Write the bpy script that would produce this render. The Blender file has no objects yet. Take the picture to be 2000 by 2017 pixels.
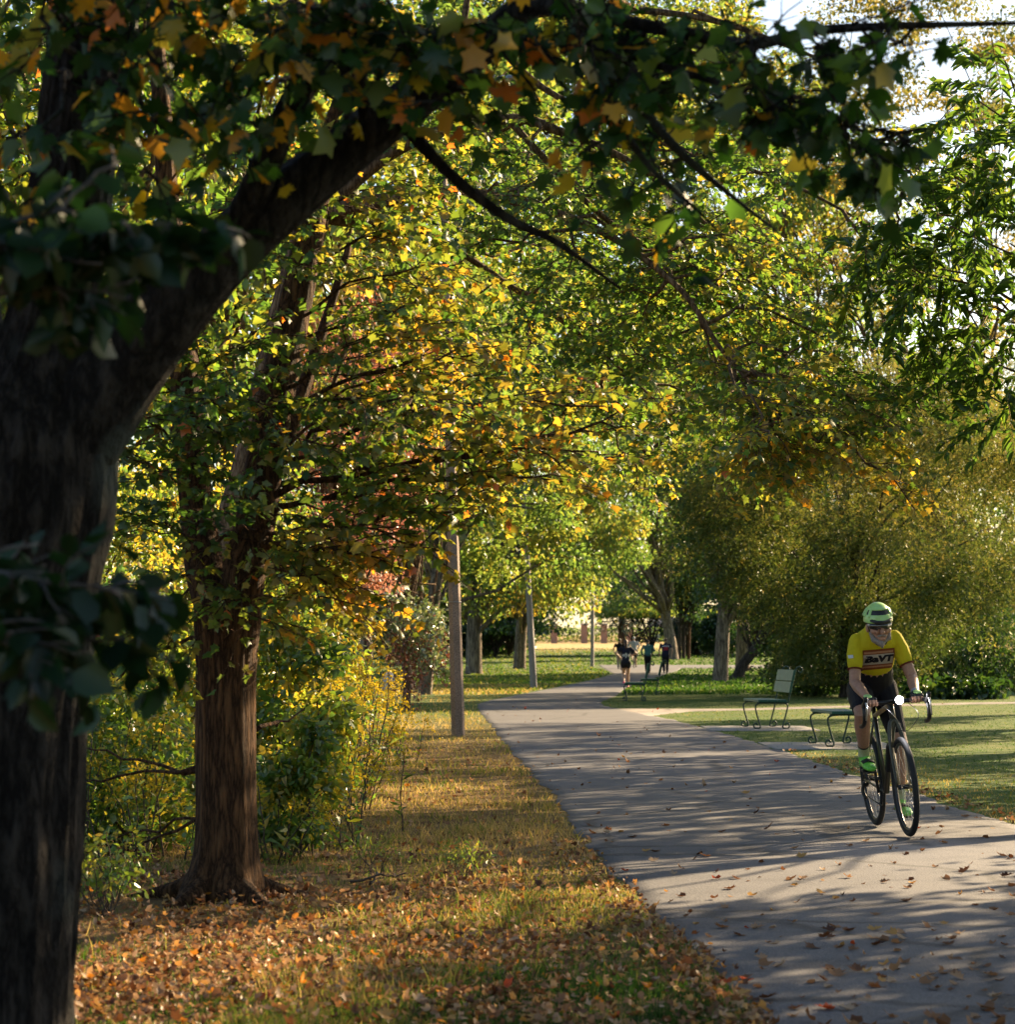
import bpy, bmesh, math, random
import numpy as np
from mathutils import Vector, Matrix, Euler
from mathutils.bvhtree import BVHTree

R = math.radians
rng = np.random.default_rng(7)
random.seed(7)
sc = bpy.context.scene
COL = sc.collection

# ------------------------------------------------------------------ camera
CAM_H = 1.27
F_PX = 4722.0                      # focal length in photograph pixels (85 mm on a 36 mm frame)
PITCH = math.atan2(1282 - 1008.5, F_PX)
cam_d = bpy.data.cameras.new('camera')
cam = bpy.data.objects.new('camera', cam_d)
COL.objects.link(cam)
cam.location = (0, 0, CAM_H)
cam.rotation_euler = (R(90) + PITCH, 0, 0)
cam_d.sensor_fit = 'HORIZONTAL'
cam_d.sensor_width = 36
cam_d.lens = 85
cam_d.clip_start = 0.1
cam_d.clip_end = 3000
cam_d.dof.use_dof = True
cam_d.dof.focus_distance = 18.5
cam_d.dof.aperture_fstop = 6.0
sc.camera = cam

# ------------------------------------------------------------------ light
SUN_EL, SUN_AZ = R(24), R(43)      # azimuth measured from the viewing direction (+Y) towards +X
SUN_DIR = Vector((math.sin(SUN_AZ) * math.cos(SUN_EL), math.cos(SUN_AZ) * math.cos(SUN_EL), math.sin(SUN_EL)))
world = bpy.data.worlds.new('World')
sc.world = world
world.use_nodes = True
wn = world.node_tree.nodes
sky = wn.new('ShaderNodeTexSky')
sky.sky_type = 'NISHITA'
sky.sun_disc = False
sky.sun_elevation = SUN_EL
sky.sun_rotation = SUN_AZ
sky.air_density = 1.0
sky.dust_density = 1.2
world.node_tree.links.new(sky.outputs[0], wn['Background'].inputs[0])
wn['Background'].inputs[1].default_value = 0.052
sun_d = bpy.data.lights.new('sun', 'SUN')
sun_d.energy = 5.0
sun_d.angle = R(0.5)
sun_d.color = (1.0, 0.75, 0.45)
sun = bpy.data.objects.new('sun', sun_d)
COL.objects.link(sun)
sun.rotation_euler = (-SUN_DIR).to_track_quat('-Z', 'Y').to_euler()
sc.view_settings.view_transform = 'Standard'
sc.view_settings.look = 'None'
sc.view_settings.exposure = 2.15
sc.view_settings.gamma = 1
sc.view_settings.use_curve_mapping = False
cy = sc.cycles
cy.max_bounces = 6
cy.diffuse_bounces = 2
cy.glossy_bounces = 2
cy.transmission_bounces = 5
cy.transparent_max_bounces = 4
cy.sample_clamp_indirect = 6
cy.use_denoising = True
cy.caustics_reflective = False
cy.caustics_refractive = False

# ------------------------------------------------------------------ helpers
def gz(y):
    """height of the ground: level, then a gentle rise beyond the bend of the path"""
    y = np.asarray(y, dtype=float)
    return 0.012 * 10 * np.log1p(np.exp(np.clip((y - 115) / 10, -30, 40)))

def at(px, py, Y):
    """world point seen at photograph pixel px, py at distance Y"""
    cx, cz = (px - 1000) / F_PX, (1008.5 - py) / F_PX
    dy = math.cos(PITCH) - cz * math.sin(PITCH)
    dz = math.sin(PITCH) + cz * math.cos(PITCH)
    k = Y / dy
    return Vector((cx * k, Y, CAM_H + dz * k))

def link(o, parent=None):
    COL.objects.link(o)
    if parent is not None:
        o.parent = parent
        if parent.type == 'EMPTY' and parent.get('_w'):
            o.matrix_parent_inverse = Matrix.Translation(-parent.location)
    return o

def tag(o, label=None, cat=None, group=None, kind=None):
    if label: o['label'] = label
    if cat: o['category'] = cat
    if group: o['group'] = group
    if kind: o['kind'] = kind
    return o

def thing(name, label, cat, loc=(0, 0, 0), group=None, world_parts=True):
    o = bpy.data.objects.new(name, None)
    o.empty_display_size = 0.1
    COL.objects.link(o)
    o.location = loc
    if world_parts: o['_w'] = 1
    return tag(o, label, cat, group)

def obj(name, me, parent=None, mat=None):
    o = bpy.data.objects.new(name, me)
    link(o, parent)
    if mat is not None and len(me.materials) == 0:
        me.materials.append(mat)
    return o

def mesh_from(name, V, F, smooth=True):
    me = bpy.data.meshes.new(name)
    me.from_pydata([tuple(v) for v in V], [], [tuple(f) for f in F])
    if smooth:
        me.polygons.foreach_set('use_smooth', [True] * len(me.polygons))
    me.update()
    return me

def unit(a):
    a = np.asarray(a, float)
    return a / np.maximum(np.linalg.norm(a, axis=-1, keepdims=True), 1e-9)

# value noise
def _hash(i, j, k, seed):
    n = (i * 374761393 + j * 668265263 + k * 2147483647 + seed * 974634777) & 0xFFFFFFFF
    n = ((n ^ (n >> 13)) * 1274126177) & 0xFFFFFFFF
    n = n ^ (n >> 16)
    return (n & 0xFFFF) / 65535.0

def noise(P, seed=0):
    P = np.asarray(P, float)
    if P.shape[-1] == 2:
        P = np.concatenate([P, np.zeros(P.shape[:-1] + (1,))], -1)
    I = np.floor(P).astype(np.int64); f = P - I; f = f * f * (3 - 2 * f)
    o = 0
    for a in (0, 1):
        for b in (0, 1):
            for c in (0, 1):
                w = (f[..., 0] if a else 1 - f[..., 0]) * (f[..., 1] if b else 1 - f[..., 1]) * (f[..., 2] if c else 1 - f[..., 2])
                o = o + w * _hash(I[..., 0] + a, I[..., 1] + b, I[..., 2] + c, seed)
    return o

def fbm(P, seed=0, oct=3):
    P = np.asarray(P, float); s = 0; a = 0.5; t = 0
    for o in range(oct):
        s = s + a * noise(P * 2 ** o, seed + o); t += a; a *= 0.5
    return s / t

class Wood:
    """collects tubes into one mesh"""
    def __init__(self): self.V = []; self.F = []; self.n = 0
    def tube(self, pts, rad, sides=8, cap=True, bump=None):
        pts = np.asarray(pts, float); rad = np.asarray(rad, float); m = len(pts)
        T = unit(np.gradient(pts, axis=0))
        ref = np.array([0.0, 0, 1]) if abs(T[0][2]) < 0.9 else np.array([1.0, 0, 0])
        a = unit(np.cross(T[0], ref)); A = []
        for i in range(m):
            a = a - T[i] * np.dot(a, T[i]); a = a / max(np.linalg.norm(a), 1e-9); A.append(a)
        A = np.array(A); B = np.cross(T, A)
        th = np.linspace(0, 2 * math.pi, sides, endpoint=False)
        c, s = np.cos(th), np.sin(th)
        dirs = A[:, None] * c[None, :, None] + B[:, None] * s[None, :, None]
        rr = np.broadcast_to(rad[:, None], (m, sides))
        if bump is not None: rr = rr * bump(pts, th, rad)
        V = pts[:, None] + dirs * rr[..., None]
        base = self.n
        self.V.append(V.reshape(-1, 3)); self.n += m * sides
        for i in range(m - 1):
            for j in range(sides):
                j2 = (j + 1) % sides
                self.F.append((base + i * sides + j, base + i * sides + j2, base + (i + 1) * sides + j2, base + (i + 1) * sides + j))
        if cap:
            self.F.append(tuple(base + (m - 1) * sides + j for j in range(sides)))
            self.F.append(tuple(base + j for j in reversed(range(sides))))
    def build(self, name, mat, parent=None, smooth=True):
        V = np.concatenate(self.V) if self.V else np.zeros((0, 3))
        return obj(name, mesh_from(name, V, self.F, smooth), parent, mat)

def curve(pts, n):
    """smooth resampling of a polyline (Catmull-Rom); works for any number of columns"""
    P = np.asarray([list(p) for p in pts], float)
    P = np.vstack([2 * P[0] - P[1], P, 2 * P[-1] - P[-2]])
    k = len(P) - 3
    out = []
    for t in np.linspace(0, k - 1e-6, n):
        i = int(t); u = t - i
        a, b, c, d = P[i], P[i + 1], P[i + 2], P[i + 3]
        out.append(0.5 * ((2 * b) + (-a + c) * u + (2 * a - 5 * b + 4 * c - d) * u * u + (-a + 3 * b - 3 * c + d) * u ** 3))
    return np.array(out)

# ---- leaf shapes: x across, y along the leaf, z out of its plane
def maple_shape(detail=2):
    if detail == 2:
        pol = [(0, .02), (28, .30), (48, .40), (40, .55), (58, .74), (70, .50), (84, .42), (96, .52), (108, .98), (122, .60), (130, .50), (146, .44), (160, .72), (172, .38), (180, .30)]
        right = [(math.radians(a - 90), r) for a, r in pol]
        c = (0.0, 0.30)
        half = [(.05, .04), (.22, -.03), (.46, -.10), (.37, .08), (.62, .16), (.46, .28), (.72, .50), (.51, .48), (.46, .57), (.28, .53), (.26, .67), (.36, .82), (.20, .79), (.11, .90), (0, 1.08)]
        pts = half + [(-x, y) for x, y in half[-2::-1]]
    else:
        c = (0.0, 0.35)
        half = [(.05, .04), (.42, -.02), (.36, .2), (.60, .46), (.30, .58), (0, 1.0)]
        pts = half + [(-x, y) for x, y in half[-2::-1]]
    V = [(c[0], c[1], 0.0)] + [(x, y, -0.25 * abs(x) ** 1.3 - 0.12 * y * y) for x, y in pts]
    n = len(pts)
    F = [(0, 1 + i, 1 + (i + 1) % n) for i in range(n)]
    if detail == 2:
        m_ = len(V); V += [(-.012, .02, 0), (.012, .02, 0), (.01, -.42, .07), (-.01, -.42, .07)]; F.append((m_, m_ + 1, m_ + 2, m_ + 3))
    return np.array(V), F

MAPLE = maple_shape(2)
MAPLE_LO = maple_shape(1)
OVAL = (np.array([(0, 0, 0), (.30, .30, .08), (.27, .65, .06), (0, 1, -.1), (-.27, .65, .06), (-.30, .30, .08)]), [(0, 1, 2, 3), (0, 3, 4, 5)])
NARROW = (np.array([(0, 0, 0), (.12, .5, .03), (0, 1, -.08), (-.12, .5, .03)]), [(0, 1, 2, 3)])
QUAD = (np.array([(0, 0, 0), (.38, .45, .10), (0, 1, -.12), (-.38, .55, .10)]), [(0, 1, 2), (0, 2, 3)])
BLADE = (np.array([(-.5, 0, 0), (.5, 0, 0), (.34, .55, .12), (-.34, .55, .12), (0, 1, .45)]), [(0, 1, 2, 3), (3, 2, 4)])
CURLED = (np.array([(0, 0, .05), (.36, .10, .22), (.45, .5, .30), (.16, .62, .10), (0, 1, .28), (-.2, .62, .06), (-.42, .5, .20), (-.30, .08, .14), (0, .42, 0)]),
          [(8, i, (i + 1) % 8) for i in range(8)])

def scatter(name, P, D, N, S, tint, shape, mat, parent=None, wide=None, vary=1.0):
    """one mesh of many leaves: position, direction, normal, size, tint"""
    tv, tf = shape
    P = np.asarray(P, float); n = len(P)
    D = unit(D); N = np.asarray(N, float); N = unit(N - D * np.sum(N * D, -1, keepdims=True)); B = np.cross(D, N)
    S = np.broadcast_to(np.asarray(S, float), (n,)); W = S if wide is None else np.broadcast_to(np.asarray(wide, float), (n,))
    L = np.broadcast_to(tv[None], (n,) + tv.shape)
    if vary:
        L = L.copy(); sx = rng.uniform(.72, 1.15, (n, 1)); sk = rng.normal(0, .16, (n, 1)); cu = rng.normal(.9, 1.1, (n, 1)) * vary; be = rng.normal(.05, .28, (n, 1)) * vary; tw = rng.normal(0, .3, (n, 1)) * vary
        x_, y_, z_ = L[..., 0].copy(), L[..., 1].copy(), L[..., 2].copy()
        L[..., 0] = x_ * sx + y_ * y_ * sk * .5; L[..., 1] = y_ + x_ * sk; L[..., 2] = z_ * cu - be * y_ * y_ + tw * x_ * y_
    V = P[:, None] + (B[:, None] * L[..., 0:1]) * W[:, None, None] + (D[:, None] * L[..., 1:2] + N[:, None] * L[..., 2:3]) * S[:, None, None]
    k = len(tv); me = bpy.data.meshes.new(name)
    flat = np.concatenate([np.array(f) for f in tf]); sizes = np.array([len(f) for f in tf])
    loops = (flat[None] + (np.arange(n) * k)[:, None]).ravel()
    tot = np.tile(sizes, n); start = np.concatenate([[0], np.cumsum(tot)[:-1]])
    me.vertices.add(n * k); me.vertices.foreach_set('co', V.ravel().astype(np.float32))
    me.loops.add(len(loops)); me.loops.foreach_set('vertex_index', loops.astype(np.int32))
    me.polygons.add(len(tot)); me.polygons.foreach_set('loop_start', start.astype(np.int32)); me.polygons.foreach_set('loop_total', tot.astype(np.int32))
    me.update(calc_edges=True)
    a = me.attributes.new('tint', 'FLOAT', 'FACE')
    a.data.foreach_set('value', np.repeat(np.clip(np.broadcast_to(tint, (n,)), 0, 1), len(tf)).astype(np.float32))
    me.polygons.foreach_set('use_smooth', np.ones(len(tot), bool))
    return obj(name, me, parent, mat)

_pc = {}
def piece_mesh(key, shape, tint, mat, form=0):
    k = (key, tint, form)
    if k not in _pc:
        v = np.array(shape[0], float); sk, cu, be, tw, sx = ((0, 1, 0, 0, 1), (.15, 2.2, .25, .2, .8), (-.18, -.6, .3, -.3, .95), (.08, 1.6, -.25, .35, .75), (-.1, .4, .45, .1, 1.08))[form]
        x_, y_, z_ = v[:, 0].copy(), v[:, 1].copy(), v[:, 2].copy(); v[:, 0] = x_ * sx + y_ * y_ * sk * .5; v[:, 1] = y_ + x_ * sk; v[:, 2] = z_ * cu - be * y_ * y_ + tw * x_ * y_
        me = mesh_from(key, v, shape[1])
        a = me.attributes.new('tint', 'FLOAT', 'FACE'); a.data.foreach_set('value', [tint] * len(me.polygons))
        me.materials.append(mat); _pc[k] = me
    return _pc[k]

def screen(P):
    """photograph pixel positions of world points"""
    P = np.asarray(P, float); y = P[:, 1]; z = P[:, 2] - CAM_H
    yy = y * math.cos(PITCH) + z * math.sin(PITCH); zz = -y * math.sin(PITCH) + z * math.cos(PITCH)
    return 1000 + F_PX * P[:, 0] / np.maximum(yy, .01), 1008.5 - F_PX * zz / np.maximum(yy, .01), yy

def leaves(name, P, D, N, S, tint, shape, mat, parent, pieces=0, piece_name='leaf'):
    """the largest `pieces` leaves in view become objects of their own, the rest one mesh"""
    P = np.asarray(P); D = unit(D); N = np.asarray(N, float); N = unit(N - D * np.sum(N * D, -1, keepdims=True))
    S = np.broadcast_to(np.asarray(S, float), (len(P),)); tint = np.broadcast_to(np.asarray(tint, float), (len(P),))
    if not pieces:
        return scatter(name, P, D, N, S, tint, shape, mat, parent)
    sx, sy, yy = screen(P)
    big = np.where((sx > 0) & (sx < 2000) & (sy > 0) & (sy < 2017), S / yy, 0)
    idx = np.argsort(-big)[:pieces]; rest = np.ones(len(P), bool); rest[idx] = False
    body = scatter(name, P[rest], D[rest], N[rest], S[rest], tint[rest], shape, mat, parent)
    B = np.cross(D, N)
    for i in idx:
        me = piece_mesh(name + '_leaf', shape, round(float(np.clip(tint[i], 0, 1)) * 9) / 9, mat, int(rng.integers(5)))
        o = bpy.data.objects.new(piece_name, me); COL.objects.link(o); o.parent = body
        s = S[i]
        o.matrix_basis = Matrix(((B[i][0] * s, D[i][0] * s, N[i][0] * s, P[i][0]), (B[i][1] * s, D[i][1] * s, N[i][1] * s, P[i][1]), (B[i][2] * s, D[i][2] * s, N[i][2] * s, P[i][2]), (0, 0, 0, 1)))
    return body

# ------------------------------------------------------------------ materials
def new_mat(name):
    m = bpy.data.materials.new(name); m.use_nodes = True
    nt = m.node_tree
    return m, nt, nt.nodes, nt.links, nt.nodes['Principled BSDF']

def nd(nodes, typ, **kw):
    n = nodes.new(typ)
    for k, v in kw.items(): setattr(n, k, v)
    return n

def ramp(nodes, stops, interp='LINEAR'):
    r = nodes.new('ShaderNodeValToRGB'); e = r.color_ramp.elements
    r.color_ramp.interpolation = interp
    while len(e) > 1: e.remove(e[-1])
    e[0].position, e[0].color = stops[0][0], (*stops[0][1], 1)
    for p, c in stops[1:]:
        x = e.new(p); x.color = (*c, 1)
    return r

def leaf_mat(name, stops, trans=0.5, gloss=0.05, rough=0.4, boost=(1.5, 1.4, .8)):
    m, nt, n, l, p = new_mat(name)
    n.remove(p)
    at_ = nd(n, 'ShaderNodeAttribute', attribute_name='tint')
    r = ramp(n, stops); l.new(at_.outputs['Fac'], r.inputs[0])
    d = n.new('ShaderNodeBsdfDiffuse'); l.new(r.outputs[0], d.inputs[0])
    t = n.new('ShaderNodeBsdfTranslucent')
    mul = nd(n, 'ShaderNodeMix', data_type='RGBA', blend_type='MULTIPLY'); mul.inputs[0].default_value = 1
    l.new(r.outputs[0], mul.inputs[6]); mul.inputs[7].default_value = (*boost, 1)
    l.new(mul.outputs[2], t.inputs[0])
    mx = n.new('ShaderNodeMixShader'); mx.inputs[0].default_value = trans
    l.new(d.outputs[0], mx.inputs[1]); l.new(t.outputs[0], mx.inputs[2])
    g = n.new('ShaderNodeBsdfGlossy'); g.inputs['Roughness'].default_value = rough
    m2 = n.new('ShaderNodeMixShader'); m2.inputs[0].default_value = gloss
    l.new(mx.outputs[0], m2.inputs[1]); l.new(g.outputs[0], m2.inputs[2])
    l.new(m2.outputs[0], n['Material Output'].inputs[0])
    return m

def bark_mat(name, c1, c2, c3, scale=9.0, stretch=0.12, bump=0.6, lichen=None):
    m, nt, n, l, p = new_mat(name)
    tc = n.new('ShaderNodeTexCoord'); mp = n.new('ShaderNodeMapping')
    mp.inputs['Scale'].default_value = (scale, scale, scale * stretch)
    l.new(tc.outputs['Object'], mp.inputs[0])
    vn = n.new('ShaderNodeTexNoise'); vn.inputs['Scale'].default_value = 1.7; vn.inputs['Detail'].default_value = 5; vn.inputs['Roughness'].default_value = .6
    vs = nd(n, 'ShaderNodeMath', operation='SUBTRACT'); vs.inputs[1].default_value = .5; l.new(vn.outputs[0], vs.inputs[0])
    v = nd(n, 'ShaderNodeMath', operation='ABSOLUTE'); l.new(vs.outputs[0], v.inputs[0])
    no = n.new('ShaderNodeTexNoise'); no.inputs['Scale'].default_value = 2.0; no.inputs['Detail'].default_value = 8; no.inputs['Roughness'].default_value = .65
    no2 = n.new('ShaderNodeTexNoise'); no2.inputs['Scale'].default_value = 2.3; no2.inputs['Detail'].default_value = 3
    l.new(tc.outputs['Object'], no2.inputs[0])
    mixv = nd(n, 'ShaderNodeMix', data_type='RGBA'); mixv.inputs[0].default_value = .12
    l.new(mp.outputs[0], mixv.inputs[6]); l.new(no.outputs['Color'], mixv.inputs[7])
    l.new(mp.outputs[0], no.inputs[0]); l.new(mixv.outputs[2], vn.inputs[0])
    r = ramp(n, [(.0, c1), (.045, c2), (.15, c3)]); l.new(v.outputs[0], r.inputs[0])
    r2 = ramp(n, [(.3, (.55, .55, .55)), (.7, (1.25, 1.2, 1.1))]); l.new(no.outputs[0], r2.inputs[0])
    mul = nd(n, 'ShaderNodeMix', data_type='RGBA', blend_type='MULTIPLY'); mul.inputs[0].default_value = 1
    l.new(r.outputs[0], mul.inputs[6]); l.new(r2.outputs[0], mul.inputs[7])
    out = mul.outputs[2]
    if lichen:
        rl = ramp(n, [(.55, (0, 0, 0)), (.68, (1, 1, 1))]); l.new(no2.outputs[0], rl.inputs[0])
        ml = nd(n, 'ShaderNodeMix', data_type='RGBA'); l.new(rl.outputs[0], ml.inputs[0]); l.new(out, ml.inputs[6]); ml.inputs[7].default_value = (*lichen, 1)
        out = ml.outputs[2]
    l.new(out, p.inputs['Base Color']); p.inputs['Roughness'].default_value = .9
    p.inputs['Specular IOR Level'].default_value = .15
    vm = nd(n, 'ShaderNodeMath', operation='MULTIPLY'); vm.inputs[1].default_value = 5; l.new(v.outputs[0], vm.inputs[0])
    add = nd(n, 'ShaderNodeMath', operation='ADD'); l.new(vm.outputs[0], add.inputs[1]); l.new(no.outputs[0], add.inputs[0])
    b = n.new('ShaderNodeBump'); b.inputs['Strength'].default_value = bump; b.inputs['Distance'].default_value = .03
    l.new(add.outputs[0], b.inputs['Height']); l.new(b.outputs[0], p.inputs['Normal'])
    return m

def plain(name, col, rough=.6, metal=0, noise_amt=.15, scale=30, spec=.4, bump=0, emit=None):
    m, nt, n, l, p = new_mat(name)
    tc = n.new('ShaderNodeTexCoord'); no = n.new('ShaderNodeTexNoise'); no.inputs['Scale'].default_value = scale; no.inputs['Detail'].default_value = 5
    l.new(tc.outputs['Object'], no.inputs[0])
    lo = tuple(c * (1 - noise_amt) for c in col); hi = tuple(min(1, c * (1 + noise_amt)) for c in col)
    r = ramp(n, [(.3, lo), (.7, hi)]); l.new(no.outputs[0], r.inputs[0]); l.new(r.outputs[0], p.inputs['Base Color'])
    p.inputs['Roughness'].default_value = rough; p.inputs['Metallic'].default_value = metal; p.inputs['Specular IOR Level'].default_value = spec
    if bump:
        b = n.new('ShaderNodeBump'); b.inputs['Strength'].default_value = bump; b.inputs['Distance'].default_value = .01
        l.new(no.outputs[0], b.inputs['Height']); l.new(b.outputs[0], p.inputs['Normal'])
    if emit:
        p.inputs['Emission Color'].default_value = (*col, 1); p.inputs['Emission Strength'].default_value = emit
    return m

M = {}
G_YEL = [(0, (.02, .055, .012)), (.3, (.042, .105, .018)), (.55, (.10, .145, .022)), (.75, (.25, .20, .03)), (.9, (.40, .22, .025)), (1, (.40, .12, .02))]
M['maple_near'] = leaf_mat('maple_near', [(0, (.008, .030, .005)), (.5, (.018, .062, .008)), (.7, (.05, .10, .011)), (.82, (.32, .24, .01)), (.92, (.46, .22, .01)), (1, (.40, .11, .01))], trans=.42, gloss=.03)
M['maple'] = leaf_mat('maple', G_YEL, trans=.6, gloss=.04, boost=(1.9, 1.65, .95))
M['maple_up'] = leaf_mat('maple_up', [(0, (.03, .075, .014)), (.35, (.06, .13, .022)), (.6, (.14, .17, .03)), (.8, (.30, .23, .03)), (1, (.44, .21, .02))], trans=.62, gloss=.04, boost=(2.0, 1.8, 1.05))
M['linden'] = leaf_mat('linden', [(0, (.004, .016, .006)), (1, (.010, .034, .010))], trans=.3, gloss=.03, rough=.35)
M['bush'] = leaf_mat('bush', [(0, (.035, .09, .018)), (.5, (.095, .18, .028)), (.8, (.20, .24, .03)), (1, (.38, .29, .035))], trans=.56, gloss=.06, rough=.35, boost=(1.75, 1.6, 1.0))
M['lit_green'] = leaf_mat('lit_green', [(0, (.045, .10, .025)), (.5, (.115, .19, .042)), (.85, (.23, .24, .05)), (1, (.42, .29, .05))], trans=.55, gloss=.04, boost=(1.65, 1.6, 1.05))
M['olive'] = leaf_mat('olive', [(0, (.04, .07, .015)), (.5, (.10, .14, .03)), (.85, (.21, .20, .045)), (1, (.34, .27, .07))], trans=.42, gloss=.03, rough=.4, boost=(1.35, 1.3, 1.0))
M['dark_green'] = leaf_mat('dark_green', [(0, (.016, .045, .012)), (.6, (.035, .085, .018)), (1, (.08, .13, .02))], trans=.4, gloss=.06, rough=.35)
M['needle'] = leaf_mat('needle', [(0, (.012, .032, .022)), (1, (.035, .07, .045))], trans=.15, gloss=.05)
M['red'] = leaf_mat('red', [(0, (.13, .045, .028)), (.5, (.28, .11, .07)), (1, (.48, .27, .20))], trans=.4, gloss=.08, boost=(1.3, 1, .8))
M['gold'] = leaf_mat('gold', [(0, (.30, .24, .02)), (1, (.55, .40, .03))], trans=.3, gloss=.02)
M['pinnate'] = leaf_mat('pinnate', [(0, (.03, .07, .016)), (.6, (.075, .135, .026)), (1, (.16, .20, .035))], trans=.58, gloss=.05, rough=.35, boost=(1.7, 1.7, .8))
M['grass'] = leaf_mat('grass', [(0, (.02, .055, .012)), (.35, (.05, .12, .018)), (.6, (.13, .17, .03)), (.8, (.30, .23, .08)), (1, (.42, .31, .14))], trans=.4, gloss=.012, boost=(1.4, 1.3, .9))
M['litter'] = leaf_mat('litter', [(0, (.06, .025, .012)), (.35, (.15, .07, .032)), (.6, (.27, .15, .075)), (.8, (.42, .30, .19)), (.93, (.46, .24, .03)), (1, (.40, .07, .02))], trans=.25, gloss=.02, boost=(1.3, 1.1, .9))
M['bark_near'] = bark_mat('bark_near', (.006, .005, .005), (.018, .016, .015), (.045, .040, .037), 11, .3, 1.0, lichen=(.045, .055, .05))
M['bark_brown'] = bark_mat('bark_brown', (.022, .012, .007), (.085, .046, .024), (.17, .092, .045), 17, .13, .9)
M['bark_up'] = bark_mat('bark_up', (.05, .03, .018), (.13, .085, .05), (.2, .14, .09), 14, .2, .5)
M['bark_grey'] = bark_mat('bark_grey', (.06, .05, .04), (.17, .14, .115), (.26, .22, .18), 5, .16, .9)
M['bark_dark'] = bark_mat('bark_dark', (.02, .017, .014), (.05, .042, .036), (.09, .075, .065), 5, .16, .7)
M['twig'] = plain('twig', (.06, .042, .03), .8, scale=40)
M['twig_near'] = plain('twig_near', (.05, .047, .046), .75, scale=30, noise_amt=.5)
# ------------------------------------------------------------------ ground
def ground_mat():
    m, nt, n, l, p = new_mat('ground')
    tc = n.new('ShaderNodeTexCoord')
    big = n.new('ShaderNodeTexNoise'); big.inputs['Scale'].default_value = .35; big.inputs['Detail'].default_value = 5
    mid = n.new('ShaderNodeTexNoise'); mid.inputs['Scale'].default_value = 3.0; mid.inputs['Detail'].default_value = 6
    fine = n.new('ShaderNodeTexNoise'); fine.inputs['Scale'].default_value = 60; fine.inputs['Detail'].default_value = 4
    for x in (big, mid, fine): l.new(tc.outputs['Object'], x.inputs[0])
    r = ramp(n, [(.35, (.045, .085, .018)), (.5, (.085, .12, .028)), (.62, (.15, .15, .045))]); l.new(mid.outputs[0], r.inputs[0])
    r2 = ramp(n, [(.35, (.05, .11, .02)), (.65, (.12, .14, .04))]); l.new(big.outputs[0], r2.inputs[0])
    mx = nd(n, 'ShaderNodeMix', data_type='RGBA'); mx.inputs[0].default_value = .5; l.new(r.outputs[0], mx.inputs[6]); l.new(r2.outputs[0], mx.inputs[7])
    # worn dry turf on the rise beyond the bend
    sp = n.new('ShaderNodeSeparateXYZ'); l.new(tc.outputs['Object'], sp.inputs[0])
    mr = nd(n, 'ShaderNodeMapRange'); mr.inputs[1].default_value = 215; mr.inputs[2].default_value = 235; l.new(sp.outputs[1], mr.inputs[0])
    m3 = nd(n, 'ShaderNodeMix', data_type='RGBA'); l.new(mr.outputs[0], m3.inputs[0]); l.new(mx.outputs[2], m3.inputs[6]); m3.inputs[7].default_value = (.42, .30, .13, 1)
    # worn, leaf-brown soil on the verge left of the path
    rx = nd(n, 'ShaderNodeMapRange'); rx.inputs[1].default_value = 1.2; rx.inputs[2].default_value = .2; l.new(sp.outputs[0], rx.inputs[0])
    ry = nd(n, 'ShaderNodeMapRange'); ry.inputs[1].default_value = 52; ry.inputs[2].default_value = 30; l.new(sp.outputs[1], ry.inputs[0])
    mm = nd(n, 'ShaderNodeMath', operation='MULTIPLY'); l.new(rx.outputs[0], mm.inputs[0]); l.new(ry.outputs[0], mm.inputs[1])
    soil = ramp(n, [(.35, (.10, .055, .022)), (.6, (.22, .14, .055))]); l.new(mid.outputs[0], soil.inputs[0])
    m4 = nd(n, 'ShaderNodeMix', data_type='RGBA'); l.new(mm.outputs[0], m4.inputs[0]); l.new(m3.outputs[2], m4.inputs[6]); l.new(soil.outputs[0], m4.inputs[7]); m3 = m4
    rf = ramp(n, [(.3, (.6, .6, .6)), (.7, (1.3, 1.3, 1.3))]); l.new(fine.outputs[0], rf.inputs[0])
    mu = nd(n, 'ShaderNodeMix', data_type='RGBA', blend_type='MULTIPLY'); mu.inputs[0].default_value = 1; l.new(m3.outputs[2], mu.inputs[6]); l.new(rf.outputs[0], mu.inputs[7])
    l.new(mu.outputs[2], p.inputs['Base Color']); p.inputs['Roughness'].default_value = .95; p.inputs['Specular IOR Level'].default_value = .1
    b = n.new('ShaderNodeBump'); b.inputs['Strength'].default_value = .8; b.inputs['Distance'].default_value = .03
    l.new(fine.outputs[0], b.inputs['Height']); l.new(b.outputs[0], p.inputs['Normal'])
    return m

def sheet(name, xs, ys, zf, mat):
    X, Y = np.meshgrid(xs, ys); Z = zf(X, Y)
    V = np.stack([X, Y, Z], -1).reshape(-1, 3); w = len(xs)
    F = [(j * w + i, j * w + i + 1, (j + 1) * w + i + 1, (j + 1) * w + i) for j in range(len(ys) - 1) for i in range(w - 1)]
    return obj(name, mesh_from(name, V, F), None, mat)

ys = np.concatenate([np.linspace(-40, 100, 15), np.linspace(105, 200, 20), np.linspace(220, 1500, 17)])
xs = np.concatenate([np.linspace(-700, -60, 9), np.linspace(-50, 50, 11), np.linspace(60, 700, 9)])
ground = sheet('ground', xs, ys, lambda X, Y: gz(Y), ground_mat())
tag(ground, 'green and dry tan park turf with fallen leaves', 'ground', kind='structure')

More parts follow.
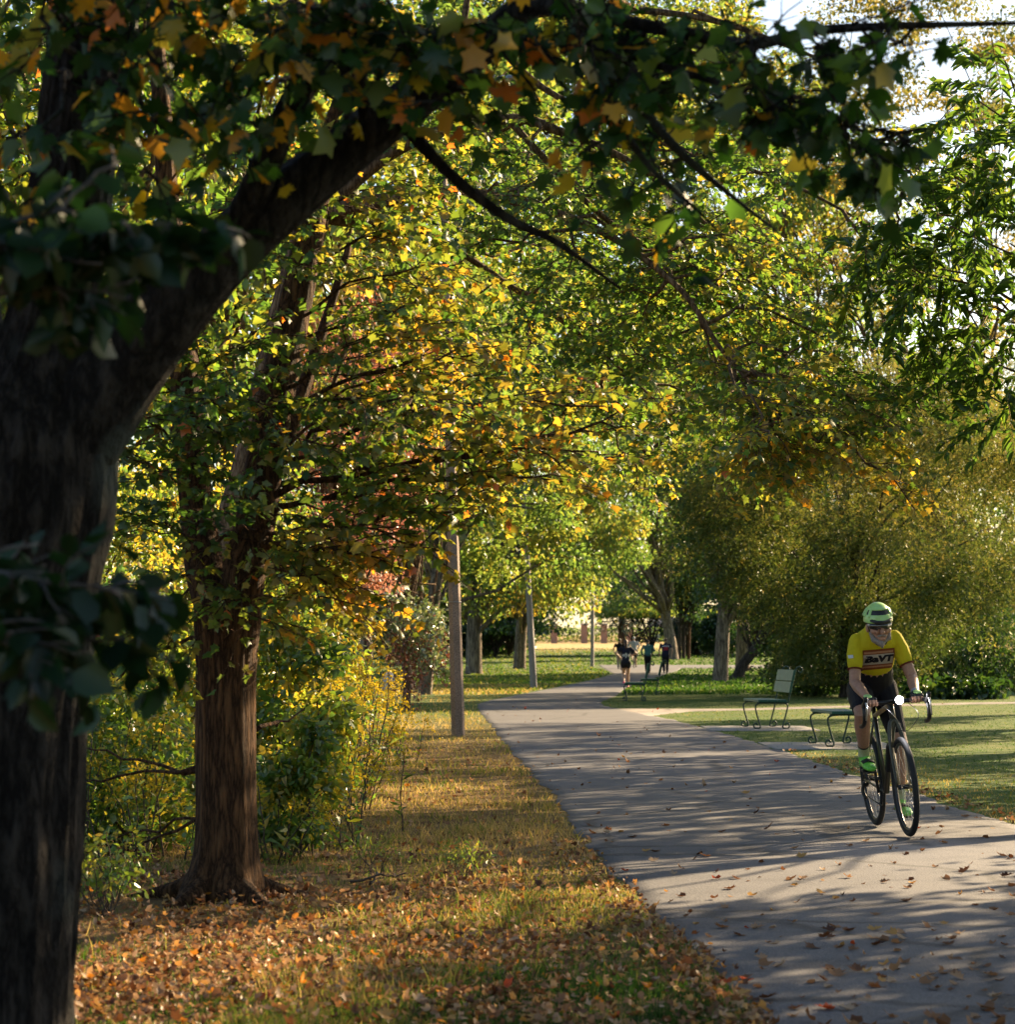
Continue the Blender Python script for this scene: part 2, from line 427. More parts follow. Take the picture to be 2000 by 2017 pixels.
# ------------------------------------------------------------------ path
PL = [(-12, 1.3), (0, .98), (5, .92), (8.2, .88), (9.7, .84), (12.4, .66), (15.07, .54), (21.1, .40), (27.1, .16), (40.5, -.25), (50, -.60), (56.6, -.72), (62, -.45), (70, .35), (85.7, 1.95), (104, 3.75), (121, 5.35), (148, 5.6)]
PR = [(-12, 4.3), (0, 4.2), (8.2, 4.0), (12, 3.85), (17.4, 3.68), (21.6, 3.62), (27.5, 3.5), (32, 3.45), (39.7, 3.25), (44.4, 3.05), (50, 2.6), (56, 2.2), (59.4, 2.3), (68, 3.05), (83, 4.1), (100, 5.7), (118, 7.75), (130, 9.2), (148, 11)]
PLa, PRa = np.array(PL), np.array(PR)
def edge_l(y): return np.interp(y, PLa[:, 0], PLa[:, 1])
def edge_r(y): return np.interp(y, PRa[:, 0], PRa[:, 1])
def side_lo(x): return np.interp(x, [2.6, 3.2, 3.9, 5, 11, 30], [46.0, 48.6, 50.6, 51.4, 57.2, 67])
def side_hi(x): return np.interp(x, [2.2, 3.4, 5, 11, 30], [53.0, 52.8, 52.8, 58.9, 69])
def on_path(x, y, m=0.0):
    x = np.asarray(x); y = np.asarray(y)
    main = (x > edge_l(y) - m) & (x < edge_r(y) + m) & (y < 148)
    side = (x > 2.4) & (y > side_lo(x) - m) & (y < side_hi(x) + m)
    cross = (y > 137) & (y < 148) & (x > 5)
    return main | side | cross

def asphalt_mat(name, a, b_):
    m, nt, n, l, p = new_mat(name)
    tc = n.new('ShaderNodeTexCoord')
    big = n.new('ShaderNodeTexNoise'); big.inputs['Scale'].default_value = .8; big.inputs['Detail'].default_value = 6
    fine = n.new('ShaderNodeTexNoise'); fine.inputs['Scale'].default_value = 140; fine.inputs['Detail'].default_value = 3
    vor = n.new('ShaderNodeTexVoronoi'); vor.inputs['Scale'].default_value = 90
    crack = nd(n, 'ShaderNodeTexVoronoi', feature='DISTANCE_TO_EDGE'); crack.inputs['Scale'].default_value = .35
    for x in (big, fine, vor, crack): l.new(tc.outputs['Object'], x.inputs[0])
    r = ramp(n, [(.3, a), (.7, b_)]); l.new(big.outputs[0], r.inputs[0])
    rv = ramp(n, [(.1, (1.45, 1.42, 1.4)), (.35, (1, 1, 1)), (.7, (.72, .72, .74))]); l.new(vor.outputs[0], rv.inputs[0])
    mu = nd(n, 'ShaderNodeMix', data_type='RGBA', blend_type='MULTIPLY'); mu.inputs[0].default_value = 1; l.new(r.outputs[0], mu.inputs[6]); l.new(rv.outputs[0], mu.inputs[7])
    # hairline cracks, drip stains and paler worn strips
    wn_ = n.new('ShaderNodeTexNoise'); wn_.inputs['Scale'].default_value = 3; wn_.inputs['Detail'].default_value = 5; l.new(tc.outputs['Object'], wn_.inputs[0])
    dis = nd(n, 'ShaderNodeMix', data_type='RGBA'); dis.inputs[0].default_value = .22; l.new(tc.outputs['Object'], dis.inputs[6]); l.new(wn_.outputs['Color'], dis.inputs[7]); l.new(dis.outputs[2], crack.inputs[0])
    crack.inputs['Scale'].default_value = .55
    rc = ramp(n, [(0, (.45, .45, .45)), (.012, (.62, .62, .62)), (.022, (1, 1, 1))]); l.new(crack.outputs[0], rc.inputs[0])
    st = n.new('ShaderNodeTexNoise'); st.inputs['Scale'].default_value = 2.2; st.inputs['Detail'].default_value = 7; st.inputs['Roughness'].default_value = .7; l.new(tc.outputs['Object'], st.inputs[0])
    rs = ramp(n, [(.32, (.70, .70, .72)), (.48, (1, 1, 1)), (.66, (1.16, 1.14, 1.10))]); l.new(st.outputs[0], rs.inputs[0])
    mc = nd(n, 'ShaderNodeMix', data_type='RGBA', blend_type='MULTIPLY'); mc.inputs[0].default_value = 1; l.new(mu.outputs[2], mc.inputs[6]); l.new(rc.outputs[0], mc.inputs[7])
    ms = nd(n, 'ShaderNodeMix', data_type='RGBA', blend_type='MULTIPLY'); ms.inputs[0].default_value = 1; l.new(mc.outputs[2], ms.inputs[6]); l.new(rs.outputs[0], ms.inputs[7])
    l.new(ms.outputs[2], p.inputs['Base Color']); p.inputs['Roughness'].default_value = .85; p.inputs['Specular IOR Level'].default_value = .3
    b = n.new('ShaderNodeBump'); b.inputs['Strength'].default_value = .5; b.inputs['Distance'].default_value = .006
    l.new(vor.outputs[0], b.inputs['Height']); l.new(b.outputs[0], p.inputs['Normal'])
    return m
M['asphalt'] = asphalt_mat('asphalt', (.083, .083, .091), (.115, .114, .122))

yy = np.unique(np.concatenate([np.arange(-12, 40, .12), np.arange(40, 148.01, .5)]))
wob = lambda y, s: (noise(np.stack([y * 1.6, y * 0], -1), s) - .5) * .10 + (noise(np.stack([y * 6, y * 0], -1), s + 5) - .5) * .05
el, er = edge_l(yy) + wob(yy, 3), edge_r(yy) + wob(yy, 9)
zt = gz(yy) + .010
V = []
for i in range(len(yy)):
    l_, r_ = el[i], er[i]
    mid = (l_ + r_) / 2
    V += [(l_ - .03, yy[i], zt[i] - .06), (l_, yy[i], zt[i] - .006), (l_ + .12, yy[i], zt[i]), (mid, yy[i], zt[i] + .008), (r_ - .12, yy[i], zt[i]), (r_, yy[i], zt[i] - .006), (r_ + .03, yy[i], zt[i] - .06)]
F = [(i * 7 + j, i * 7 + j + 1, (i + 1) * 7 + j + 1, (i + 1) * 7 + j) for i in range(len(yy) - 1) for j in range(6)]
path = obj('path', mesh_from('path', V, F), None, M['asphalt'])
tag(path, 'grey asphalt park path strewn with fallen leaves', 'path', kind='structure')
def path_z(x, y): return gz(y) + .014
M['asphalt_tan'] = asphalt_mat('asphalt_tan', (.15, .13, .115), (.20, .175, .155))
xx = np.concatenate([np.linspace(2.3, 12, 60), np.linspace(12.5, 30, 20)])
V = []
for x in xx:
    a, b = float(side_lo(x)), float(side_hi(x)); w = .06 * math.sin(x * 7)
    V += [(x, a + w - .06, -.03), (x, a + w, .006), (x, b + w, .006), (x, b + w + .06, -.03)]
F = [(i * 4 + j, (i + 1) * 4 + j, (i + 1) * 4 + j + 1, i * 4 + j + 1) for i in range(len(xx) - 1) for j in range(3)]
tag(obj('side_path', mesh_from('side_path', V, F), None, M['asphalt_tan']), 'pale worn side path crossing the lawn behind the benches', 'path', kind='structure')
V = []
for x in np.linspace(8.0, 60, 40):
    V += [(x, 136.9, gz(137) - .03), (x, 137, gz(137) + .006), (x, 148, gz(148) + .006), (x, 148.1, gz(148) - .03)]
tag(obj('cross_path', mesh_from('cross_path', V, [(i * 4 + j, (i + 1) * 4 + j, (i + 1) * 4 + j + 1, i * 4 + j + 1) for i in range(39) for j in range(3)]), None, M['asphalt']), 'far asphalt path running right where the walkers are', 'path', kind='structure')
M['slab'] = plain('slab', (.20, .19, .18), .9, scale=25, bump=.3)
def slab(x0, x1, y0, y1, z, label):
    V = [(x0, y0, -.02), (x1, y0, -.02), (x1, y1, -.02), (x0, y1, -.02), (x0, y0, z), (x1, y0, z), (x1, y1, z), (x0, y1, z)]
    o = obj('bench_pad', mesh_from('bench_pad', V, [(0, 1, 5, 4), (1, 2, 6, 5), (2, 3, 7, 6), (3, 0, 4, 7), (4, 5, 6, 7)], False), None, M['slab'])
    bv = o.modifiers.new('b', 'BEVEL'); bv.width = .012; bv.segments = 2
    return tag(o, label, 'slab', 'concrete pads under the benches', 'structure')
slab(3.46, 5.2, 31.0, 33.3, .012, 'concrete pad under the bench beside the cyclist')
slab(3.25, 5.0, 38.2, 40.6, .012, 'concrete pad under the bench nearest the willow')

# ------------------------------------------------------------------ far boundary: brick pillars, railings, wall, treeline
def box(bm, x0, x1, y0, y1, z0, z1):
    v = [bm.verts.new(c) for c in ((x0, y0, z0), (x1, y0, z0), (x1, y1, z0), (x0, y1, z0), (x0, y0, z1), (x1, y0, z1), (x1, y1, z1), (x0, y1, z1))]
    for f in ((3, 2, 1, 0), (0, 1, 5, 4), (1, 2, 6, 5), (2, 3, 7, 6), (3, 0, 4, 7), (4, 5, 6, 7)): bm.faces.new([v[i] for i in f])
def boxes(name, lst, mat, parent=None, bevel=0):
    bm = bmesh.new()
    for b in lst: box(bm, *b)
    me = bpy.data.meshes.new(name); bm.to_mesh(me); bm.free()
    o = obj(name, me, parent, mat)
    if bevel:
        bv = o.modifiers.new('b', 'BEVEL'); bv.width = bevel; bv.segments = 2; bv.limit_method = 'ANGLE'
    return o

def brick_mat():
    m, nt, n, l, p = new_mat('brick')
    tc = n.new('ShaderNodeTexCoord'); br = n.new('ShaderNodeTexBrick'); br.inputs['Scale'].default_value = 4
    br.inputs['Color1'].default_value = (.36, .17, .10, 1); br.inputs['Color2'].default_value = (.30, .13, .08, 1); br.inputs['Mortar'].default_value = (.4, .34, .28, 1)
    mp = n.new('ShaderNodeMapping'); mp.inputs['Rotation'].default_value = (R(90), 0, 0); l.new(tc.outputs['Object'], mp.inputs[0]); l.new(mp.outputs[0], br.inputs[0])
    l.new(br.outputs[0], p.inputs['Base Color']); p.inputs['Roughness'].default_value = .9
    return m
M['brick'] = brick_mat(); M['cap_stone'] = plain('cap_stone', (.45, .41, .36), .9)
M['iron'] = plain('iron', (.02, .022, .02), .5)
FY = 300.0; FZ = float(gz(FY))
pil = [1046, 1092, 1151, 1190, 1240, 1350, 1420, 960]
lab = {1046: 'partly hidden behind the leaning concrete pole', 1092: 'widest one, beside the hanging maple leaves', 1151: 'just beyond the farthest pole', 1190: 'left of the branching dark tree', 1240: 'behind the far cyclist', 1350: 'behind the slim trunks', 1420: 'behind the scaly pine trunk', 960: 'hidden behind the broad ridged trunk'}
pxs = sorted(pil)
for px in pxs:
    x = (px - 1000) / F_PX * FY
    t = thing('brick_pillar', 'far brick gate pillar with stone cap, ' + lab[px], 'pillar', (x, FY, FZ), 'brick pillars of the far fence')
    w = .40
    boxes('shaft', [(x - w, x + w, FY - w, FY + w, FZ - .3, FZ + 2.3)], M['brick'], t)
    boxes('cap', [(x - w - .08, x + w + .08, FY - w - .08, FY + w + .08, FZ + 2.302, FZ + 2.5)], M['cap_stone'], t, .03)
for a, b in zip(pxs[:-1], pxs[1:]):
    xa, xb = (a - 1000) / F_PX * FY + .42, (b - 1000) / F_PX * FY - .42
    t = thing('iron_railing', 'black iron railing panel between the far brick pillars at %s' % {960: 'the broad trunk', 1046: 'the leaning pole', 1092: 'the widest pillar', 1151: 'the farthest pole', 1190: 'the branching tree', 1240: 'the far cyclist', 1350: 'the slim trunks'}[a], 'railing', ((xa + xb) / 2, FY, FZ), 'railings of the far fence')
    bars = boxes('bars', [(x - .014, x + .014, FY - .014, FY + .014, FZ, FZ + 1.9) for x in np.arange(xa + .08, xb, .15)], M['iron'], t); bars['kind'] = 'stuff'
    for z in (.25, 1.6): boxes('rail', [(xa, xb, FY - .022, FY + .022, FZ + z, FZ + z + .05)], M['iron'], t)
M['stone_wall'] = plain('stone_wall', (.42, .37, .34), .95, scale=3)
xw = (1278 - 1000) / F_PX * 330
tw = thing('boundary_wall', 'pale stone wall beyond the far railings', 'wall', (xw, 330, float(gz(330))))
boxes('wall_face', [(xw, xw + 14, 330, 330.6, float(gz(330)) - 1, float(gz(330)) + 3.6)], M['stone_wall'], tw)
boxes('coping', [(xw - .1, xw + 14.1, 329.9, 330.7, float(gz(330)) + 3.603, float(gz(330)) + 3.8)], M['cap_stone'], tw)

# ------------------------------------------------------------------ tree makers
UP = np.array([0, 0, 1.0])
def rdir(n): return unit(rng.normal(size=(n, 3)))

def limb(wood, a, b, r0, r1, n=7, sag=0.0, wander=.12, sides=7):
    a = np.asarray(a, float); b = np.asarray(b, float); L = np.linalg.norm(b - a)
    t = np.linspace(0, 1, n)[:, None]
    off = rng.normal(size=(n, 3)) * wander * L * .25; off = np.cumsum(off, 0) * .6; off = off - t * off[-1]; off[0] = 0
    P = a + (b - a) * t + off + np.array([0, 0, 1.0]) * (np.sin(t * math.pi) * sag * L)
    wood.tube(P, np.linspace(r0, r1, n), sides, cap=True)
    return P

def crown_tree(name, label, base, trunk_r, fork_z, centre, radii, mat, bark, nleaf, lsize, nclump=60, clump=1.2, shape=QUAD, tint=(.5, .25), group=None, lean_px=None, droop=.3, flat=.6, hollow=.45, zmin=None, trunk_pts=None, cat='tree'):
    """trunk with limbs running to leafy clumps spread through an ellipsoid"""
    bx, by = base; bz = float(gz(by))
    root = thing(name, label, cat, (bx, by, bz), group)
    c = np.array(centre, float); rad = np.array(radii, float)
    w = Wood()
    if trunk_pts is None:
        top = np.array([c[0], c[1], min(c[2] + rad[2] * .2, fork_z + 3)])
        trunk_pts = [(bx, by, bz - .15), (bx + .02, by, bz + .3), ((bx * .8 + top[0] * .2), by, bz + fork_z * .6), ((bx + top[0]) / 2, (by + top[1]) / 2, bz + fork_z), tuple(top)]
    tp = curve(trunk_pts, 16); tt = np.linspace(0, 1, 16)
    rr = trunk_r * (1.0 - .55 * tt) + trunk_r * .55 * np.exp(-tt * 22)
    seed = rng.integers(1000)
    w.tube(tp, rr, 14, bump=lambda p, th, r: 1 + .16 * (noise(np.stack([np.cos(th)[None] * 3 + p[:, 2:3] * 0, np.sin(th)[None] * 3 + p[:, 2:3] * 0, p[:, 2:3] * .6 + th[None] * 0], -1), seed) - .5))
    # clump centres, denser toward the outside
    d = rdir(nclump); k = rng.random(nclump) ** .45; k = hollow + (1 - hollow) * k
    cc = c + d * rad * k[:, None]
    if zmin is not None: cc[:, 2] = np.maximum(cc[:, 2], zmin + rng.random(nclump) * .8)
    for p in cc[: min(nclump, 46)]:
        i = min(15, max(6, int(16 * (.35 + .6 * rng.random())))); a = tp[i]
        limb(w, a, p, max(.02, rr[i] * .35), .012 + trunk_r * .02, 6, .06, .25, 5)
    w.build('trunk', bark, root)
    n_each = rng.multinomial(nleaf, np.ones(nclump) / nclump)
    ci = np.repeat(np.arange(nclump), n_each); n = len(ci)
    size_c = clump * (.6 + .7 * rng.random(nclump))
    dd = rdir(n); kk = rng.random(n) ** .4
    P = cc[ci] + dd * kk[:, None] * size_c[ci][:, None] * np.array([1, 1, flat])
    P[:, 2] -= droop * size_c[ci] * (kk ** 2) * (np.hypot(dd[:, 0], dd[:, 1])) * .6
    if zmin is not None: P[:, 2] = np.maximum(P[:, 2], zmin * .8 + rng.random(n) * .3)
    D = unit(dd * .7 + rdir(n) * .6 + np.array([0, 0, -.45]))
    N = unit(UP * .7 + dd * .4 + rdir(n) * .65)
    ct = rng.normal(tint[0], tint[1] * .75, nclump)
    T = ct[ci] + rng.normal(0, tint[1] * .6, n)
    cr = scatter('crown', P, D, N, lsize * (.65 + .7 * rng.random(n)), T, shape, mat, root)
    cr['kind'] = 'stuff'
    return root

# ---- background trees, each where it stands
def bx_of(px, Y): return (px - 1000) / F_PX * Y
def tz(py, Y): return CAM_H + (1282 - py) / F_PX * Y

# broad ridged trunk by the poles and its gnarled neighbour: low spreading maples
crown_tree('maple_tree', 'broad ridged trunk with low yellow green crown right of the nearest pole', (bx_of(933, 120), 120), .50, 5, (-1.5, 121, 9.6), (7.5, 6, 6.6), M['lit_green'], M['bark_grey'], 30000, .20, 90, 1.5, tint=(.62, .22), zmin=3.2)
crown_tree('maple_tree', 'gnarled grey trunk with yellowing leaves behind the second pole', (bx_of(1023, 136), 136), .42, 5, (1.6, 132, 9.5), (6.6, 6, 6.4), M['lit_green'], M['bark_grey'], 26000, .20, 90, 1.5, tint=(.66, .25), zmin=4.4)
crown_tree('maple_tree', 'tall pale green maple with leaning trunk behind the walkers', (bx_of(1321, 170), 170), .46, 9, (8.6, 168, 17), (6.8, 6, 11.5), M['lit_green'], M['bark_grey'], 34000, .25, 110, 1.7, tint=(.5, .2), zmin=6.0,
           trunk_pts=[(bx_of(1323, 170), 170, .4), (bx_of(1322, 170), 170, 1.6), (bx_of(1316, 170), 170, 3), (bx_of(1300, 170), 169, 5.5), (bx_of(1285, 170), 168, 9), (8.8, 168, 15)])
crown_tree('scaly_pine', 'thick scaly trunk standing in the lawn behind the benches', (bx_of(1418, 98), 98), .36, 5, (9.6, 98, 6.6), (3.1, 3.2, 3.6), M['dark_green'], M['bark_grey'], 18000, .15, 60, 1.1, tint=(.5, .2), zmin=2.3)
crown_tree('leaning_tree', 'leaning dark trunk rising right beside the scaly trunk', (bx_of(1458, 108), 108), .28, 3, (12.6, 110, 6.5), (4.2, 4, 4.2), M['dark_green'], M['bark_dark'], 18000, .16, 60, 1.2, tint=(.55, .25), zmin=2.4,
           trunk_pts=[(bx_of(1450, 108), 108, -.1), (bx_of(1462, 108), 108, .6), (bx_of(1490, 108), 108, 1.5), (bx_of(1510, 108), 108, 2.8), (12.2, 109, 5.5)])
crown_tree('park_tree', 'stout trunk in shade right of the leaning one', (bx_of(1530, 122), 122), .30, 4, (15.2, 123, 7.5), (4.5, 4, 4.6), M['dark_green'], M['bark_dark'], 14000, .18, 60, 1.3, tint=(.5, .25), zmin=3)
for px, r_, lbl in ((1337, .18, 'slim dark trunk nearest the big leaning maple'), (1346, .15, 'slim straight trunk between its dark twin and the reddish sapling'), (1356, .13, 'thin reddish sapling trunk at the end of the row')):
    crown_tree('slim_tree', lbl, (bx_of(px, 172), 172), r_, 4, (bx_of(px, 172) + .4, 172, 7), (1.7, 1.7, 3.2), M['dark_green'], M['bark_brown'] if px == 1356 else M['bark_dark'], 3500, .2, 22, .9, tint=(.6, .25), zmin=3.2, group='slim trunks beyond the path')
# conifers
def conifer(label, x, y, h, r, n):
    z0 = float(gz(y)); root = thing('pine_tree', label, 'tree', (x, y, z0), 'dark conifers beyond the path')
    w = Wood(); w.tube([(x, y, z0 - .2), (x, y, z0 + h * .5), (x, y, z0 + h)], [.4, .25, .03], 8)
    P = []; D = []
    for z in np.arange(2.2, h - .4, .62):
        R_ = r * (1 - z / h) ** .8
        for a in rng.random(7) * 6.283:
            L = R_ * (.7 + .4 * rng.random()); tip = np.array([x + math.cos(a) * L, y + math.sin(a) * L, z0 + z - .12 * L])
            limb(w, (x, y, z0 + z), tip, .05, .015, 4, .03, .1, 4)
            m = int(n / (h / .62) / 7); t = rng.random(m) ** .7
            q = np.array([x, y, z0 + z]) + (tip - np.array([x, y, z0 + z])) * t[:, None] + rng.normal(size=(m, 3)) * np.array([.3, .3, .16])
            P.append(q); D.append(unit(tip - np.array([x, y, z0 + z])) + rng.normal(size=(m, 3)) * .6 + [0, 0, -.35])
    w.build('trunk', M['bark_dark'], root)
    P = np.concatenate(P); D = np.concatenate(D)
    cr = scatter('crown', P, D, rdir(len(P)), .55 * (.6 + .6 * rng.random(len(P))), rng.random(len(P)), NARROW, M['needle'], root); cr['kind'] = 'stuff'
conifer('tall dark conifer right of the pale green maple', bx_of(1372, 195), 195, 28, 5.0, 14000)
conifer('dark conifer rising behind the willow crown', bx_of(1500, 205), 205, 30, 5.5, 12000)
conifer('small dark conifer behind the branching tree', bx_of(1225, 240), 240, 15, 4.0, 7000)
# vase-shaped small tree with many dark stems
def vase_tree(label, x, y, h, spread, nst, mat, nleaf, lsize, name='branching_tree', z_leaf=.55, tint=(.6, .2)):
    z0 = float(gz(y)); root = thing(name, label, 'tree', (x, y, z0)); w = Wood(); tips = []
    for k in range(nst):
        a = rng.random() * 6.283; L = spread * (.5 + .6 * rng.random())
        mid = np.array([x + math.cos(a) * L * .35, y + math.sin(a) * L * .35, z0 + h * .40]); tip = np.array([x + math.cos(a) * L, y + math.sin(a) * L, z0 + h * (.8 + .25 * rng.random())])
        P = curve([(x, y, z0 - .1), (x + math.cos(a) * L * .08, y + math.sin(a) * L * .08, z0 + h * .14), mid, tip], 9)
        w.tube(P, np.linspace(.11, .02, 9), 6)
        for q in range(5):
            i = rng.integers(3, 8); b = P[i] + rdir(1)[0] * spread * .35 + np.array([0, 0, .3]); limb(w, P[i], b, .05, .012, 5, .05, .3, 4); tips.append(b)
        tips.append(tip)
    w.build('trunk', M['bark_dark'], root)
    tips = np.array(tips); ci = rng.integers(0, len(tips), nleaf)
    P = tips[ci] + rng.normal(size=(nleaf, 3)) * np.array([.8, .8, .35]) * spread * .28
    P[:, 2] = np.maximum(P[:, 2], z0 + h * z_leaf - .3 + rng.random(nleaf) * .6)
    cr = scatter('crown', P, rdir(nleaf) + [0, 0, -.4], rdir(nleaf) * .6 + UP, lsize * (.6 + .8 * rng.random(nleaf)), rng.normal(tint[0], tint[1], nleaf), QUAD, mat, root); cr['kind'] = 'stuff'
    return root
vase_tree('small vase shaped tree with dark bare stems behind the walkers', bx_of(1283, 196), 196, 7.5, 4.6, 8, M['dark_green'], 5000, .24, z_leaf=.55)
vase_tree('low crabapple with crooked dark boughs behind the woman', bx_of(1245, 188), 188, 5.5, 4.8, 7, M['lit_green'], 5000, .22, name='crabapple_tree', z_leaf=.62)
# shrubs, dark underneath
def bush(name, label, centre, radii, n, lsize, mat, shape=OVAL, tint=(.5, .25), stems=10, group=None, nclump=26, clump=.35, bark=None, pieces=0, cat='shrub'):
    x, y, _ = centre; z0 = float(gz(y)); root = thing(name, label, cat, (x, y, z0), group)
    w = Wood(); rad = np.array(radii, float); c = np.array([x, y, z0 + centre[2]])
    d = rdir(nclump); cc = c + d * rad * (.35 + .6 * rng.random(nclump) ** .5)[:, None]; cc[:, 2] = np.maximum(cc[:, 2], z0 + .15)
    for k in range(stems):
        p = cc[k % nclump]; s = np.array([x + rng.normal() * rad[0] * .22, y + rng.normal() * rad[1] * .22, z0 - .05])
        limb(w, s, p, .011 * rad[2] + .001, .0015 + .004 * rad[2], 7, .08, .25, 5)
    w.build('stems', bark or M['twig'], root)['kind'] = 'stuff'
    ci = rng.integers(0, nclump, n); dd = rdir(n)
    P = cc[ci] + dd * (rng.random(n) ** .45)[:, None] * clump * rad.mean() * np.array([1, 1, .75]); P[:, 2] = np.maximum(P[:, 2], z0 + .04 + rng.random(n) * .15)
    ct = rng.normal(tint[0], tint[1] * .7, nclump)
    fo = leaves('foliage', P, dd * .5 + rdir(n) * .7 + [0, 0, -.3], UP * .6 + rdir(n) * .7 + dd * .3, lsize * (.6 + .7 * rng.random(n)), ct[ci] + rng.normal(0, tint[1] * .6, n), shape, mat, root, pieces)
    fo['kind'] = 'stuff'
    return root
for px, Y, lbl in ((885, 178, 'dark evergreen shrub behind the nearest pole'), (975, 182, 'dark arching shrub between the two grey trunks'), (1003, 190, 'dark shrub with crooked boughs behind the gnarled trunk')):
    vase_tree(lbl, bx_of(px, Y), Y, 6.0, 5.5, 8, M['dark_green'], 7000, .26, name='evergreen_shrub', z_leaf=.35, tint=(.3, .2))
for px, Y, rx, h, lbl in ((868, 186, 3.2, 3.4, 'low dark yew mass just left of the nearest pole'), (925, 192, 3.0, 3.2, 'low dark yew behind the broad ridged trunk'), (990, 197, 2.6, 3.0, 'low dark yew left of the second pole'), (820, 178, 3.4, 4.0, 'dark yew mass behind the tan trunk'), (760, 172, 3.6, 4.2, 'dark yew mass behind the hanging creeper'), (1385, 196, 3.0, 3.2, 'dark laurel left of the scaly trunk'), (1450, 190, 3.4, 3.6, 'dark laurel behind the leaning trunk'), (1530, 185, 3.6, 4.0, 'dark laurel behind the stout shaded trunk')):
    bush('yew_shrub', lbl, (bx_of(px, Y), Y, h * .5), (rx, 2.0, h * .5), 4200, .3, M['dark_green'], QUAD, (.35, .25), 10, 'dark evergreens closing the lawn', 40, .45)
# distant woods and hedge
n = 26000
cx_ = rng.uniform(-75, 95, 150); cyy = rng.uniform(345, 400, 150); czz = rng.uniform(3, 19, 150) + 3; ci = rng.integers(0, 150, n)
P = np.stack([cx_[ci], cyy[ci], czz[ci]], -1) + rng.normal(size=(n, 3)) * np.array([3.2, 2.5, 2.4]); P[:, 2] = np.maximum(P[:, 2], 2.5)
w_ = scatter('treeline', P, rdir(n), rdir(n) + UP, .75 * (.6 + .8 * rng.random(n)), rng.normal(.55, .2, n), QUAD, M['lit_green'])
tag(w_, 'far wood beyond the railings, reading as one green mass', 'woods', kind='stuff')
n = 9000; x_ = rng.uniform(-30, 60, n)
P = np.stack([x_, rng.uniform(312, 314.5, n), gz(313) + rng.random(n) ** .7 * 1.9], -1)
tag(scatter('hedge', P, rdir(n), rdir(n) + UP, .35, rng.normal(.45, .2, n), QUAD, M['lit_green']), 'long clipped hedge behind the far iron railings', 'hedge')
# ------------------------------------------------------------------ middle distance, right: willow, golden tree, fence-line shrubs
def willow(label, base, h, centre, radii, n, trunk_r, tint, name='willow_tree', fork=2.6):
    bx, by = base; root = thing(name, label, 'tree', (bx, by, 0)); w = Wood()
    c = np.array(centre); rad = np.array(radii)
    tp = curve([(bx, by, -.15), (bx + .05, by, .5), (bx - .1, by, fork * .6), (bx, by, fork), (bx + .2, by, fork + 1.6)], 14)
    w.tube(tp, np.linspace(trunk_r * 1.4, trunk_r * .7, 14), 12)
    m = 170; d = rdir(m); cc = c + d * rad * (.35 + .62 * rng.random(m) ** .5)[:, None]
    for p in cc[:20]: limb(w, tp[rng.integers(6, 14)], p, trunk_r * .2, .01, 8, .1, .3, 5)
    w.build('trunk', M['bark_dark'], root)
    ci = rng.integers(0, m, n)
    # hanging shoots: short chains of narrow leaves
    ns = n // 12; si = rng.integers(0, m, ns); so = cc[si] + rdir(ns) * (rng.random(ns) ** .6)[:, None] * .95
    sd = unit(rdir(ns) * .8 + [0, 0, .1] + (so - c) * .12)
    k = np.repeat(np.arange(ns), 12); t = np.tile(np.linspace(0, 1, 12), ns)
    P = so[k] + sd[k] * (t * .5)[:, None] - np.array([0, 0, 1]) * (t * t * .16)[:, None] + rng.normal(size=(len(k), 3)) * .03
    P[:, 2] = np.maximum(P[:, 2], .45)
    D = unit(sd[k] * .7 + rdir(len(k)) * .7 - np.array([0, 0, .25])); ct = rng.normal(tint[0], tint[1] * .6, ns)
    hgt = np.clip((P[:, 2] - 1.5) / 5, 0, 1) * .32  # more golden towards the top: sunlight on the crown put into leaf tint
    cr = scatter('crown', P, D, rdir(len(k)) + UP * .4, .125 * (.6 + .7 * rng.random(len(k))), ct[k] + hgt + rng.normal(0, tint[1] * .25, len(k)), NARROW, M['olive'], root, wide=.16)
    cr['kind'] = 'stuff'
    return root
willow('broad olive green willow behind the cyclist', (bx_of(1672, 66), 66), 9, (10.0, 66, 5.0), (5.2, 3.4, 4.7), 170000, .24, (.34, .36))
willow('golden willow at the right edge catching the sun', (15.2, 80), 10, (15.0, 80, 6.0), (5.0, 3.5, 5.4), 110000, .3, (.52, .34))
crown_tree('golden_tree', 'tall thin crowned tree turning gold against the sky', (19.0, 104), .35, 9, (18.0, 104, 19), (7, 5, 12.5), M['olive'], M['bark_up'], 36000, .17, 120, 1.1, tint=(.8, .2), hollow=.3)
crown_tree('park_tree', 'green park tree towering behind the willows', (12.5, 128), .45, 9, (13.5, 128, 20), (9, 6, 15), M['lit_green'], M['bark_grey'], 36000, .22, 110, 1.6, tint=(.6, .25), hollow=.35)
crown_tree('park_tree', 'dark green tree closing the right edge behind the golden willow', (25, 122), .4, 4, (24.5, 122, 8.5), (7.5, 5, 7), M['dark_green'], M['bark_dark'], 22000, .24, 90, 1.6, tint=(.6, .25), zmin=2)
for i, (px, Y, rx, h, lbl) in enumerate(((1590, 68, 1.5, 1.0, 'low dark thicket at the foot of the willow'), (1830, 72, 1.5, .85, 'twiggy thicket right of the cyclist shoulder'), (1905, 70, 1.3, .8, 'weedy green shrub along the side path'), (1975, 69, 1.4, 1.3, 'tangle of brown stems at the right edge'))):
    bush('thicket', lbl, (bx_of(px, Y), Y, h * .8), (rx, 1.2, h), 3800, .11, M['dark_green'], OVAL, (.45, .25), 24, 'undergrowth beside the side path', 34, .42)
